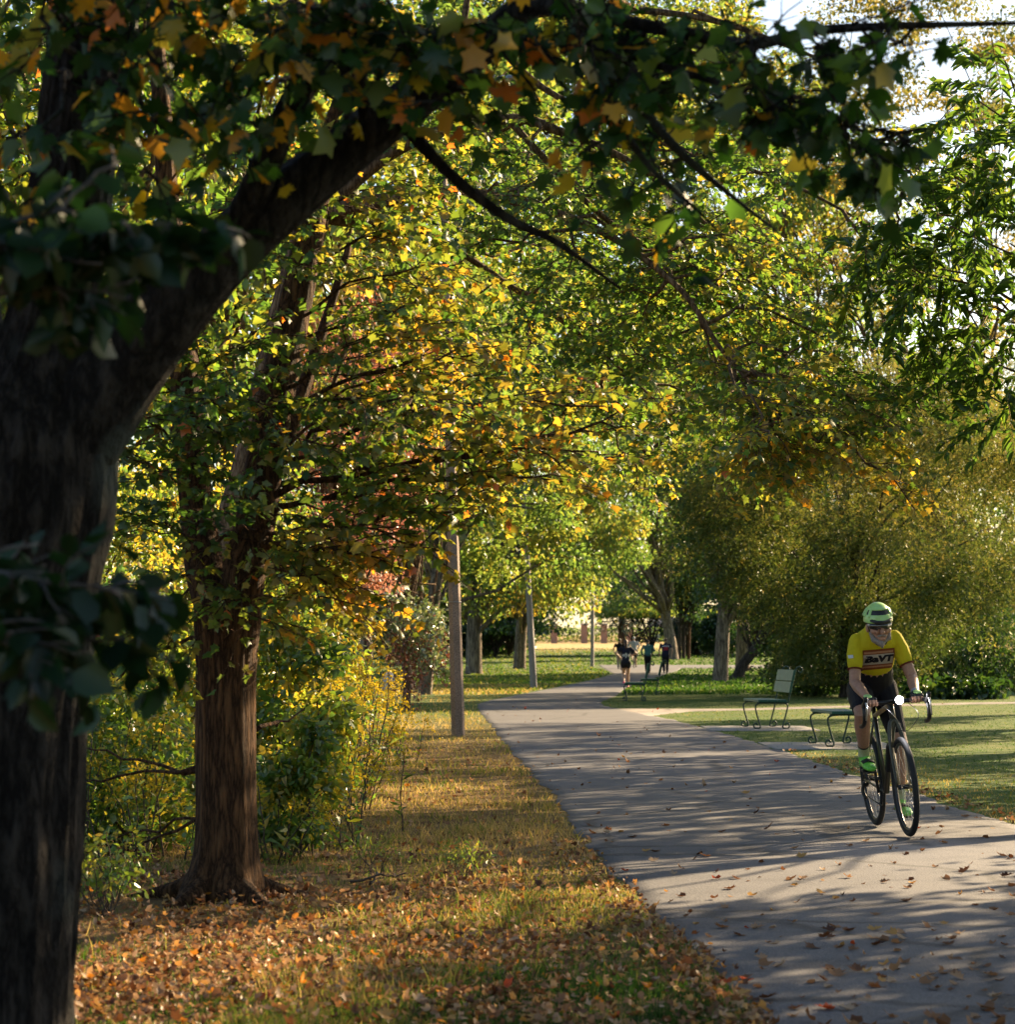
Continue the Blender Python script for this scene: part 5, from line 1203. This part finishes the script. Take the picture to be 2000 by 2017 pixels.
def cyclist():
    t = thing('person', 'cyclist in yellow jersey and lime helmet leaning over the handlebar', 'person', (0, 0, 0), world_parts=False)
    hipR, hipL = np.array([-.085, .17, .99]), np.array([.085, .17, .99]); ankR, ankL = np.array([-.118, .075, .545]), np.array([.118, .135, .205])
    knR, knL = ik(hipR, ankR, .435, .425, (-.18, -1, .2)), ik(hipL, ankL, .435, .425, (.12, -1, .1))
    shR, shL = np.array([-.146, -.115, 1.325]), np.array([.146, -.115, 1.325]); wrR, wrL = np.array([-.165, -.425, .952]), np.array([.172, -.425, .955])
    elR, elL = ik(shR, wrR, .285, .255, (-.25, .6, -.6)), ik(shL, wrL, .285, .255, (.40, .6, -.6))
    gripR, gripL = np.array([-.155, -.475, .918]), np.array([.165, -.477, .918])
    torso = loft([(0, .19, 1.0), (0, .10, 1.09), (0, .0, 1.19), (0, -.08, 1.28), (0, -.13, 1.34), (0, -.165, 1.385)], [(.15, .12), (.134, .112), (.136, .118), (.146, .118), (.140, .100), (.085, .072)], 20)
    def arm(s, e, w): return loft([s, lerp(s, e, .4), e, lerp(e, w, .3), w], [.044, .044, .040, .042, .027])
    def leg(h, k, a): return loft([h, lerp(h, k, .35), lerp(h, k, .8), k, lerp(k, a, .3) + [0, .02, 0], lerp(k, a, .7), a], [.088, .082, .062, .057, .057, .043, .034])
    hc = np.array([0, -.255, 1.425])            # head centre
    tilt = Matrix.Rotation(R(9), 3, 'X')       # looks down along the path
    def hp(x, y, z): v = tilt @ Vector((x, y, z)); return hc + np.array(v)
    neck = loft([(0, -.15, 1.37), (0, -.20, 1.405), hp(0, .02, -.03)], [(.06, .058), (.056, .056), (.058, .058)])
    head = [loft([hp(0, .005, -.055), hp(0, -.0, 0), hp(0, .01, .06), hp(0, .015, .095)], [(.058, .078), (.074, .095), (.074, .095), (.056, .072)], 18),
            loft([hp(0, -.03, -.03), hp(0, -.045, -.075), hp(0, -.06, -.108)], [(.060, .05), (.050, .042), (.027, .024)], 16),     # jaw and chin
            loft([hp(0, -.088, .018), hp(0, -.104, -.008), hp(0, -.112, -.024)], [.011, .014, .017], 10),                          # nose
            loft([hp(-.055, -.06, -.018), hp(-.03, -.078, -.02)], [.02, .018], 10), loft([hp(.055, -.06, -.018), hp(.03, -.078, -.02)], [.02, .018], 10),   # cheekbones
            loft([hp(-.022, -.086, -.062), hp(.022, -.086, -.062)], [.0075, .0075], 8), loft([hp(-.018, -.086, -.074), hp(.018, -.086, -.074)], [.009, .009], 8),   # lips
            blob(hp(-.077, .012, -.005), (.012, .022, .034)), blob(hp(.077, .012, -.005), (.012, .022, .034))]                         # ears
    body = fuse('body', [torso, neck, *head, arm(shR, elR, wrR), arm(shL, elL, wrL), leg(hipR, knR, ankR), leg(hipL, knL, ankL), *hand_on(gripR, (0, -1, 0), -1, wrR, 1), *hand_on(gripL, (0, -1, 0), 1, wrL, 1)], .0052, SKIN, t, 2)
    # jersey: trunk down to the hips, sleeves to mid upper arm
    yel = plain('jersey', (.54, .44, .012), .8, scale=17, noise_amt=.07, spec=.2, bump=.9); blk = cloth('shorts', (.012, .011, .016), .7)
    jt = loft([(0, .018, 1.175), (0, .0, 1.20), (0, -.08, 1.285), (0, -.13, 1.345), (0, -.165, 1.388)], [(.142, .124), (.146, .128), (.158, .130), (.152, .114), (.095, .086)], 24)
    jersey = fuse('jersey', [jt, loft([shR + [.02, 0, .01], lerp(shR, elR, .3), lerp(shR, elR, .56)], [.063, .060, .054]), loft([shL + [-.02, 0, .01], lerp(shL, elL, .3), lerp(shL, elL, .56)], [.063, .060, .054])], .0062, yel, t, 3)
    col = fuse('collar', [loft([(0, -.160, 1.385), (0, -.180, 1.405)], [(.078, .074), (.068, .066)], 18)], .006, yel, jersey)
    M['band'] = cloth('band', (.13, .03, .012))
    for s, e, c_ in ((shR, elR, -1), (shL, elL, 1)):
        tubes('sleeve_band', [([lerp(s, e, .655), lerp(s, e, .685)], .0548)], M['band'], jersey, 20)
    fuse('shorts', [loft([(0, .20, .99), (0, .15, 1.05), (0, .08, 1.11)], [(.165, .136), (.156, .128), (.146, .120)], 22), *[loft([h, lerp(h, k, .35), lerp(h, k, .78)], [.098, .090, .071]) for h, k in ((hipR, knR), (hipL, knL))],
                    loft([(0, .09, 1.10), (0, .02, 1.17)], [(.140, .118), (.136, .116)], 22)], .0065, blk, t, 3)
    # chest panel with the club lettering
    pn = patch('chest_panel', jersey, 0, 1.200, .226, .140, cloth('panel_red', (.20, .055, .016)), jersey, 26, 16, -1.2)
    patch('panel_stripe', jersey, 0, 1.248, .206, .014, cloth('panel_tan', (.42, .20, .11)), pn, 26, 3, -1.2, off=.0055); patch('panel_stripe', jersey, 0, 1.150, .206, .012, bpy.data.materials['panel_tan'], pn, 26, 3, -1.2, off=.0055)
    patch('panel_field', jersey, 0, 1.200, .216, .070, cloth('panel_grey', (.42, .36, .30)), pn, 26, 8, -1.2, off=.0055)
    lettering('lettering', 'BaVT', jersey, 0, 1.200, .084, blk, pn, -1.2, off=.0075, squash=.68, spacing=1.05, offset=.006, shear=.1)
    sb = patch('sleeve_logo', jersey, -.200, 1.235, .03, .022, cloth('white_print', (.6, .6, .58)), jersey, 6, 6, -1.2, off=.004)
    # beard, glasses, helmet, cap
    fuse('beard', [loft([hp(-.062, -.025, -.035), hp(-.05, -.055, -.078), hp(0, -.078, -.112), hp(.05, -.055, -.078), hp(.062, -.025, -.035)], [.016, .023, .031, .023, .016], 10), loft([hp(-.03, -.088, -.052), hp(0, -.096, -.046), hp(.03, -.088, -.052)], [.007, .009, .007], 8)], .005, plain('grey_beard', (.26, .22, .19), .9, scale=200, noise_amt=.3, bump=.5), t, 2)
    gl = fuse('sunglasses', [loft([hp(-.068, -.062, .018), hp(-.035, -.096, .018), hp(0, -.104, .022), hp(.035, -.096, .018), hp(.068, -.062, .018)], [(.021, .009), (.027, .010), (.018, .009), (.027, .010), (.021, .009)], 10, (0, 0, 1)), loft([hp(-.072, -.06, .02), hp(-.08, .01, .015)], [.004, .004], 8), loft([hp(.072, -.06, .02), hp(.08, .01, .015)], [.004, .004], 8)], .004, plain('dark_lens', (.012, .012, .014), .12, spec=.8), t, 1)
    lime = plain('lime_shell', (.42, .68, .22), .3, spec=.6, noise_amt=.04); dk = plain('helmet_dark', (.02, .02, .022), .5)
    hm = thing('helmet', None, None, (0, 0, 0), world_parts=False); hm.parent = t
    # the shell: dome with a dark recessed band under a raised crown, then the lower rim
    def dome(z0, z1, r0, name, mat, scale=1.0, n=30):
        V = []; F = []; rows = 12
        for i in range(rows + 1):
            f = z0 + (z1 - z0) * i / rows; a = f * math.pi / 2
            for j in range(n):
                b = j / n * 2 * math.pi; rx, ry, rz = .099 * r0, .133 * r0, .124 * r0
                q = hp(math.cos(a) * math.cos(b) * rx, .008 + math.cos(a) * math.sin(b) * ry, .045 + math.sin(a) * rz); V.append(tuple(q))
        for i in range(rows):
            for j in range(n): F.append((i * n + j, i * n + (j + 1) % n, (i + 1) * n + (j + 1) % n, (i + 1) * n + j))
        o = obj(name, mesh_from(name, V, F), hm, mat); so = o.modifiers.new('s', 'SOLIDIFY'); so.thickness = .010; so.offset = -1
        return o
    dome(-.06, .99, .955, 'liner', dk); dome(-.02, .27, 1.0, 'lower_rim', lime); dome(.47, .995, 1.01, 'crown_shell', lime)
    for a0 in (-8, 22, 65, 115, 158, 188, 215, 325):
        P = []
        for f in np.linspace(.22, .56, 6):
            a = f * math.pi / 2; b = R(a0); P.append(hp(math.cos(a) * math.cos(b) * .098, .008 + math.cos(a) * math.sin(b) * .132, .045 + math.sin(a) * .111))
        fuse('rib', [loft(P, [.012] * 6, 8)], .005, lime, hm, 1)
    fuse('cap_brim', [loft([hp(-.06, -.085, .058), hp(-.04, -.125, .052), hp(0, -.142, .050), hp(.04, -.125, .052), hp(.06, -.085, .058)], [(.012, .022)] * 5, 10, (0, 0, 1)), loft([hp(-.066, -.06, .052), hp(0, -.105, .05), hp(.066, -.06, .052)], [(.026, .016)] * 3, 10, (0, 0, 1))], .0055, dk, t, 2)
    wh_ = plain('white_hair', (.62, .58, .55), .9, scale=300)
    for q_ in (blob(hp(.074, -.03, .032), (.014, .03, .018)), blob(hp(-.074, -.03, .03), (.010, .03, .018))): fuse('sideburn', [q_], .005, wh_, t, 1)
    tubes('chin_strap', [([hp(-.078, 0, .03), hp(-.066, -.03, -.04), hp(-.03, -.05, -.118), hp(.03, -.05, -.118), hp(.066, -.03, -.04), hp(.078, 0, .03)], .0042)], dk, t, 6)
    # gloves: dark with lime backs, fingertips bare
    for c, w, s in ((gripR, wrR, -1), (gripL, wrL, 1)):
        g = fuse('glove', [loft([lerp(w, c, .05), lerp(w, c, .6) + [0, 0, .012], c + [0, .010, .022]], [(.031, .025), (.043, .024), (.045, .021)]), *[loft([(c[0] + s * (-.033 + k * .022), c[1] + .002, c[2] + .024), (c[0] + s * (-.033 + k * .022), c[1] - .022, c[2] + .021)], [.0125, .012], 8) for k in range(4)]], .0045, dk, t, 1)
        fuse('glove_back', [loft([lerp(w, c, .35) + [s * .006, .0, .026], c + [s * .012, -.002, .040]], [(.026, .010), (.030, .010)], 10)], .004, bpy.data.materials['lime_shell'], g, 1)
    # socks, shoes
    sock = cloth('sock', (.50, .52, .30)); shoe = plain('shoe_lime', (.16, .56, .06), .4, spec=.5)
    for k, a, pt in ((knR, ankR, np.array([-.118, -.06, .462])), (knL, ankL, np.array([.118, -.005, .128]))):
        fuse('sock', [loft([lerp(k, a, .80), lerp(k, a, .9), a + [0, 0, -.01]], [.0425, .040, .042])], .005, sock, t, 1)
        fuse('sock_cuff', [loft([lerp(k, a, .775), lerp(k, a, .795)], [.0425, .0425])], .005, dk, t, 1)
        heel = a + [0, .035, -.065]; ball = pt; toe = pt + np.array([0, -.075, -.012])
        s = fuse('shoe', [loft([heel, lerp(heel, ball, .5) + [0, 0, .012], ball, toe], [(.036, .034), (.039, .034), (.047, .029), (.036, .021)], 14), loft([a + [0, .0, -.0], a + [0, .005, -.05]], [(.040, .046), (.039, .048)], 14)], .005, shoe, t, 2)
        for f in (.22, .45, .70):
            q = lerp(a + [0, -.05, -.035], ball + [0, -.03, .028], f); fuse('strap', [loft([q + [-.036, .004, -.008], q + [0, -.003, .006], q + [.036, .004, -.008]], [(.011, .006)] * 3, 8, (0, 1, 0))], .004, dk, s, 1)
        boxes('cleat_sole', [(toe[0] - .034, toe[0] + .034, toe[1] - .005, ball[1] + .05, min(toe[2], ball[2]) - .034, min(toe[2], ball[2]) - .024)], dk, s, .004)
    fuse('wristwatch', [loft([lerp(elL, wrL, .93), lerp(elL, wrL, .99)], [.031, .031])], .005, plain('watch', (.3, .3, .34), .4), t, 1)
    t.location = bike.location; t.rotation_euler = RB
cyclist()

# ------------------------------------------------------------------ walkers, seen from behind
def walker(label, px, Y, h, top, bottom, skin=(.42, .25, .17), hair=(.02, .015, .012), shoes=(.05, .05, .05), long_sleeve=False, shorts=False, stride=.16, arms='swing', wide=1.0, face_away=True, hair_long=False, seat=False, rot=0):
    z0 = float(gz(Y)) + .016; t = thing('person', label, 'person', (bx_of(px, Y), Y, z0), 'people on the far path', world_parts=False); s = h / 1.75; v = .014
    sk = plain('skin_far', skin, .6); tm = cloth('top', top); bmx = cloth('bottom', bottom)
    hipz = .92
    hl, hr = np.array([.09 * wide, 0, hipz]), np.array([-.09 * wide, 0, hipz])
    if seat: al, ar = np.array([.11, -.02, .14]), np.array([-.11, .02, .48]); hl[2] = hr[2] = 1.0; 
    else: al, ar = np.array([.08, stride, .09]), np.array([-.08, -stride * .9, .12 + (.14 if shorts else .02)])
    kl, kr = ik(hl, al, .44, .42, (0, 1, 0)), ik(hr, ar, .44, .42, (0, 1, 0))
    dz = hl[2] - .92; lean = .10 if shorts else .02
    if seat: lean = .20
    P = lambda z: np.array([0, lean * (z - .92) / .55, z + dz])
    shl, shr = P(1.42) + [.19 * wide, 0, 0], P(1.42) + [-.19 * wide, 0, 0]
    if arms == 'swing': wl, wr = shl + [.07, -.10, -.52], shr + [-.07, .12, -.52]
    elif arms == 'run': wl, wr = shl + [.06, .20, -.24], shr + [-.06, .06, -.30]
    else: wl, wr = shl + [-.02, .24, -.30], shr + [-.06, .05, -.48]
    if seat: wl, wr = shl + [.02, .34, -.36], shr + [-.02, .34, -.36]
    el, er = ik(shl, wl, .29, .27, (1, -.8, 0)), ik(shr, wr, .29, .27, (-1, -.8, 0))
    arm = lambda a, e, w, k=1.0: loft([a, lerp(a, e, .5), e, w], [.055 * k, .047 * k, .04 * k, .03 * k], 10)
    leg = lambda a, e, w, k=1.0: loft([a, lerp(a, e, .5), e, lerp(e, w, .35), w], [.09 * k, .08 * k, .058 * k, .056 * k, .036 * k], 10)
    hand = lambda w, e: [loft([w, w + unit(w - e) * .06], [(.02, .032), (.022, .034)], 8)] + [loft([w + unit(w - e) * .06 + [0, d, 0], w + unit(w - e) * .15 + [0, d * 1.2, 0]], [.009, .008], 6) for d in (-.026, -.009, .009, .026)] + [loft([w + [0, .03, -.01], w + unit(w - e) * .07 + [0, .055, 0]], [.011, .009], 6)]
    foot = lambda a: loft([a + [0, -.05, -.045], a + [0, .08, -.05], a + [0, .17, -.06]], [(.036, .035), (.042, .032), (.034, .022)], 10)
    hd = P(1.62)
    body = fuse('body', [loft([P(.92), P(1.1), P(1.3), P(1.42), P(1.49)], [(.16 * wide, .11), (.14 * wide, .10), (.165 * wide, .115), (.15 * wide, .09), (.06, .06)], 14), loft([P(1.46), P(1.56)], [.055, .055], 10), loft([hd - [0, 0, .06], hd, hd + [0, 0, .07]], [(.06, .075), (.076, .095), (.062, .08)], 12), loft([hd + [0, .07, -.06], hd + [0, .10, -.015]], [.035, .014], 8), arm(shl, el, wl), arm(shr, er, wr), *hand(wl, el), *hand(wr, er), leg(hl, kl, al), leg(hr, kr, ar), foot(al), foot(ar)], v * .75, sk, t, 1)
    sl = 1.0 if long_sleeve else .5
    tops = [loft([P(.90), P(1.1), P(1.3), P(1.42), P(1.48)], [(.178 * wide, .128), (.158 * wide, .118), (.182 * wide, .132), (.168 * wide, .107), (.075, .075)], 16)]
    for a, e, w in ((shl, el, wl), (shr, er, wr)):
        tops.append(loft([a, lerp(a, e, .5), e, lerp(e, w, .9)], [.07, .062, .054, .044], 10) if long_sleeve else loft([a, lerp(a, e, .25), lerp(a, e, .5)], [.07, .066, .062], 10))
    tp = fuse('top', tops, v, tm, t, 2)
    if shorts: low = [loft([a, lerp(a, k, .30)], [.112, .108], 12) for a, k in ((hl, kl), (hr, kr))]
    elif seat: low = [loft([a, lerp(a, k, .5), lerp(a, k, .85)], [.108, .098, .08], 12) for a, k in ((hl, kl), (hr, kr))]
    else: low = [loft([a, lerp(a, k, .5), k, lerp(k, b, .92)], [.105, .095, .078, .066], 12) for a, k, b in ((hl, kl, al), (hr, kr, ar))]
    fuse('shorts' if shorts or seat else 'trousers', low + [loft([P(.88), P(.98)], [(.175 * wide, .128), (.172 * wide, .125)], 14)], v, bmx, t, 2)
    sm = plain('shoe', shoes, .5)
    for a in (al, ar): fuse('shoe', [loft([a + [0, -.055, -.045], a + [0, .08, -.052], a + [0, .18, -.062]], [(.044, .04), (.048, .036), (.04, .026)], 10)], .01, sm, t, 1)
    hp_ = [blob(hd + [0, -.018, .045], (.086, .098, .085), 12)]
    if hair_long: hp_ += [loft([hd + [0, -.09, .03], hd + [.01, -.13, -.10], hd + [-.01, -.13, -.24]], [(.06, .04), (.055, .04), (.025, .02)], 10)]
    fuse('hair', hp_, .012, plain('hair', hair, .6, scale=90, noise_amt=.4), t, 1)
    t.scale = (s, s, s); t.rotation_euler = (0, 0, R(rot))
    return t, tp, P
wh = cloth('white_letters', (.75, .75, .75)); rd = cloth('red_letters', (.55, .05, .06))
t, tp, P = walker('woman jogging away in dark tee and black shorts with pink shoes', 1233, 81, 1.64, (.012, .014, .03), (.01, .01, .014), hair=(.06, .03, .018), shoes=(.75, .12, .22), shorts=True, stride=.14, arms='run', wide=.86, hair_long=True)
for i, (n_, dz) in enumerate(((1, .085), (4, .045), (4, 0), (1, -.045))):
    lettering('back_print', 'x' * n_ if n_ == 1 else ' '.join('x' * n_), tp, 0, 1.16 + dz, .075, wh, tp, -1.5, off=.006, spacing=1.1, offset=.004)
t, tp, P = walker('person in teal hooded jacket and black trousers walking away', 1276, 121, 1.70, (.055, .15, .15), (.012, .012, .016), long_sleeve=True, arms='front', wide=1.08, stride=.10)
fuse('hood', [loft([P(1.40) + [-.07, -.12, 0], P(1.36) + [0, -.15, 0], P(1.40) + [.07, -.12, 0]], [.045, .055, .045], 10)], .014, cloth('hood', (.05, .14, .14)), tp, 2)
t, tp, P = walker('man in navy baseball shirt with red back number walking away', 1311, 119.5, 1.78, (.010, .013, .04), (.010, .011, .022), hair=(.05, .035, .028), arms='swing', wide=1.14, stride=.12)
lettering('back_name', 'SCHILLING', tp, 0, 1.36, .075, wh, tp, -1.5, off=.008, spacing=1.0, arch=.9, offset=.003); lettering('back_number', '38', tp, 0, 1.225, .22, rd, tp, -1.5, off=.008, offset=.006)
t, tp, P = walker('person in black top partly hidden behind the jogging woman', 1221, 131, 1.72, (.008, .008, .010), (.30, .26, .24), arms='front', wide=1.15, stride=.08)
# far cyclist
bz_ = float(gz(137))
fb = bicycle('far bicycle ridden away by the rider in grey hooded top', True); fb.location = (bx_of(1249, 137), 137, bz_ + .016); fb.rotation_euler = (0, 0, R(176))
t, tp, P = walker('far cyclist in grey hooded top and dark shorts riding away', 1249, 136.75, 1.72, (.34, .37, .42), (.02, .02, .028), long_sleeve=True, hair=(.34, .37, .42), seat=True, wide=1.05)
# ------------------------------------------------------------------ grass, leaf litter, fallen leaves
def ground_pts(n, y0, y1, power=1.6, margin=1.2, xlim=None):
    u = rng.random(n); k = 1 - power; y = (y0 ** k + u * (y1 ** k - y0 ** k)) ** (1 / k)
    hw = y * .2165 + margin; x = (rng.random(n) * 2 - 1) * hw
    if xlim: x = np.clip(x, -1e9, 1e9)
    return x, y
def dryness(x, y):
    """0 green lawn, 1 straw; the verges by the path are dry, the middle of the lawn green"""
    d = .42 + .5 * (fbm(np.stack([x * .8, y * .35], -1), 41) - .5) * 2 + .25 * (noise(np.stack([x * 3, y * 2], -1), 44) - .5)
    left = x < edge_l(y)
    d = d + np.where(left & (y > 14) & (y < 90), .55, 0) + np.where(left & (y < 14), .26, 0)
    d = d - np.where(left & (y < 10.5), .75 * np.exp(-((x - .35) / .5) ** 2) + .55 * np.clip(fbm(np.stack([x * 1.6, y * 1.2], -1), 47) - .5, 0, 1) * 4, 0)
    e = np.minimum(abs(x - edge_r(y)), 3)
    d = d + np.where(~left, np.where(y < 30, np.clip(.85 - e * .75, -.6, .7), -.5), 0) + np.where(~left & (y > 44) & (y < 52) & (x < 8), .3, 0)
    return d
x, y = ground_pts(330000, 7.2, 75, 1.75)
ok = ~on_path(x, y, .02); tr_ = (np.hypot(x + 1.46, y - 12.4) > .26); ok &= tr_
litter_zone = np.clip(1.3 - abs(y - 11.8) / 3.2, 0, 1) * np.clip((.3 - x) / 1.4, 0, 1)
ok &= rng.random(len(x)) > litter_zone * .80
clump = fbm(np.stack([x * 2.2, y * 2.2], -1), 51); ok &= rng.random(len(x)) < np.clip(.25 + 1.5 * (clump - .3), .2, 1)
x, y = x[ok], y[ok]; n = len(x); dr = dryness(x, y)
hgt = (.016 + .026 * rng.random(n) + .03 * np.clip(fbm(np.stack([x, y], -1) * 1.3, 53) - .45, 0, 1) * 4 * (x < edge_l(y))) * (1 + .25 * dr) * np.where(x > edge_r(y), .75, 1)
tall = rng.random(n) < .012; hgt = np.where(tall, hgt * 1.9, hgt)
D = np.stack([rng.normal(0, .35, n), rng.normal(0, .35, n), np.ones(n)], -1); Nn = np.stack([rng.normal(size=n), rng.normal(size=n), np.zeros(n)], -1)
wd = (.0032 + .00028 * y) * (.7 + .6 * rng.random(n))
T = np.clip(.32 + .48 * dr + rng.normal(0, .15, n) + tall * .25, 0, 1)
g = scatter('grass', np.stack([x, y, gz(y) - .004], -1), D, Nn, hgt, T, BLADE, M['grass'], None, wide=wd, vary=0)
tag(g, 'short lawn and dry verge grass on both sides of the path', 'grass', kind='stuff')
# farther lawn tufts
x, y = ground_pts(60000, 70, 240, 1.5, 2); ok = ~on_path(x, y, .1); x, y = x[ok], y[ok]; n = len(x)
dr = dryness(x, y) + np.where(y > 205, .5, 0)
D = np.stack([rng.normal(0, .4, n), rng.normal(0, .4, n), np.ones(n)], -1); Nn = np.stack([rng.normal(size=n), rng.normal(size=n), np.zeros(n)], -1)
g = scatter('lawn_tufts', np.stack([x, y, gz(y) - .004], -1), D, Nn, .09, np.clip(.3 + .42 * dr + rng.normal(0, .12, n), 0, 1), BLADE, M['grass'], None, wide=.03 + .0006 * y)
tag(g, 'far lawn grass beyond the benches', 'grass', kind='stuff')

# leaf litter on the verge: thick drifts at the foot of the forked tree
def litter_pts(n, y0, y1, dens):
    x, y = ground_pts(n, y0, y1, 1.5, .8); k = rng.random(n) < dens(x, y); return x[k], y[k]
def vd(x, y):
    drift = np.clip(1.35 - abs(y - 11.0) / 3.6, .14, 1) * np.clip((.9 - x) / 1.2, .3, 1) * (x < edge_l(y)) * np.clip(.3 + 1.6 * (fbm(np.stack([x * 1.1, y * .9], -1), 61) - .3), .1, 1)
    lip = np.exp(-((x - edge_l(y) + .12) / .16) ** 2) * (y < 16) * .8 + np.exp(-((x - edge_r(y) - .08) / .14) ** 2) * .55 * (y < 30)
    return np.where(on_path(x, y, -.02), 0, np.maximum(drift, lip))
x, y = litter_pts(80000, 7.3, 34, vd); n = len(x)
P = np.stack([x, y, .012 + .045 * rng.random(n) ** 2], -1); S = rng.uniform(.018, .048, n) * np.where(y < 20, 1, 1.15)
D = np.stack([rng.normal(size=n), rng.normal(size=n), rng.normal(0, .3, n)], -1); N = UP + rng.normal(size=(n, 3)) * .5
T = np.clip(rng.normal(.60, .24, n), 0, .88); T = np.where(rng.random(n) < .05, .95, T)
sx, sy, yy_ = screen(P); vis = (sx > 150) & (sx < 1990) & (sy < 2010); order = np.argsort(-np.where(vis, S / yy_, 0)); ind, rest = order[:120], order[120:]
o = scatter('leaf_litter', P[rest], D[rest], N[rest], S[rest], T[rest], CURLED, M['litter']); tag(o, 'thick drift of brown fallen leaves on the verge', 'leaf litter', kind='stuff')
def loose(i, P, D, N, S, T, name, label, group, zadd=0):
    me = piece_mesh('fallen', CURLED, round(float(T[i]) * 9) / 9, M['litter']) if rng.random() < .55 else piece_mesh('fallen_maple', (MAPLE[0] * [1, 1, -1.6], MAPLE[1]), round(float(T[i]) * 9) / 9, M['litter'])
    o = bpy.data.objects.new(name, me); COL.objects.link(o); d = unit(D[i]); nn = unit(N[i] - d * np.dot(N[i], d)); b = np.cross(d, nn); s = S[i]
    o.matrix_basis = Matrix(((b[0] * s, d[0] * s, nn[0] * s, P[i][0]), (b[1] * s, d[1] * s, nn[1] * s, P[i][1]), (b[2] * s, d[2] * s, nn[2] * s, P[i][2]), (0, 0, 0, 1)))
    col = ['dark brown', 'dark brown', 'russet', 'russet', 'orange brown', 'pale brown', 'tan', 'tan', 'yellow', 'red'][min(9, int(round(float(T[i]) * 9)))]
    tag(o, label.replace('dry', 'dry ' + col), 'leaf', group)
for i in ind: loose(i, P, D, N, S, T, 'fallen_leaf', 'loose dry leaf lying on the grass verge left of the path' if P[i][0] < edge_l(P[i][1]) else 'loose dry leaf in the grass right of the path', 'fallen leaves on the left verge' if P[i][0] < edge_l(P[i][1]) else 'fallen leaves on the right lawn')
# on the asphalt
n0 = 2600; x, y = ground_pts(n0, 7.6, 62, 1.45, .3); k = on_path(x, y, -.06) & (rng.random(n0) < np.clip(.25 + 1.3 * (fbm(np.stack([x * .9, y * .5], -1), 71) - .3) + .35 * np.exp(-(x - edge_l(y)) / .5), .1, 1)); x, y = x[k], y[k]; n = len(x)
fr = np.clip((x - edge_l(y)) / np.maximum(edge_r(y) - edge_l(y), .1), 0, 1); z = .012 + .008 * (1 - abs(2 * fr - 1)) 
P = np.stack([x, y, z], -1); S = rng.uniform(.025, .07, n); D = np.stack([rng.normal(size=n), rng.normal(size=n), rng.normal(0, .12, n)], -1); N = UP + rng.normal(size=(n, 3)) * .22; T = np.clip(rng.normal(.52, .25, n), 0, .92); T = np.where(rng.random(n) < .05, 1, T)
sx, sy, yy_ = screen(P); vis = (sx < 1995) & (sy < 2012); order = np.argsort(-np.where(vis, S / yy_, 0)); ind, rest = order[:180], order[180:]
o = scatter('path_litter', P[rest], D[rest], N[rest], S[rest], T[rest], CURLED, M['litter']); tag(o, 'scatter of small fallen leaves farther along the asphalt path', 'leaf litter', kind='stuff')
for i in ind: loose(i, P, D, N, S, T, 'fallen_leaf', 'dry curled leaf lying on the asphalt near the camera', 'fallen leaves on the path')
# sticks
for a, b, lbl in (((690, 1690), (800, 1715), 'thin fallen stick right of the forked tree'), ((730, 1720), (745, 1690), 'short forked stick in the leaf litter')):
    w = Wood(); A = at(*a, 13); B = at(*b, 13.2); A.z = .03; B.z = .06; limb(w, A, B, .008, .004, 8, .05, .3, 6); tag(w.build('stick', M['twig']), lbl, 'stick')
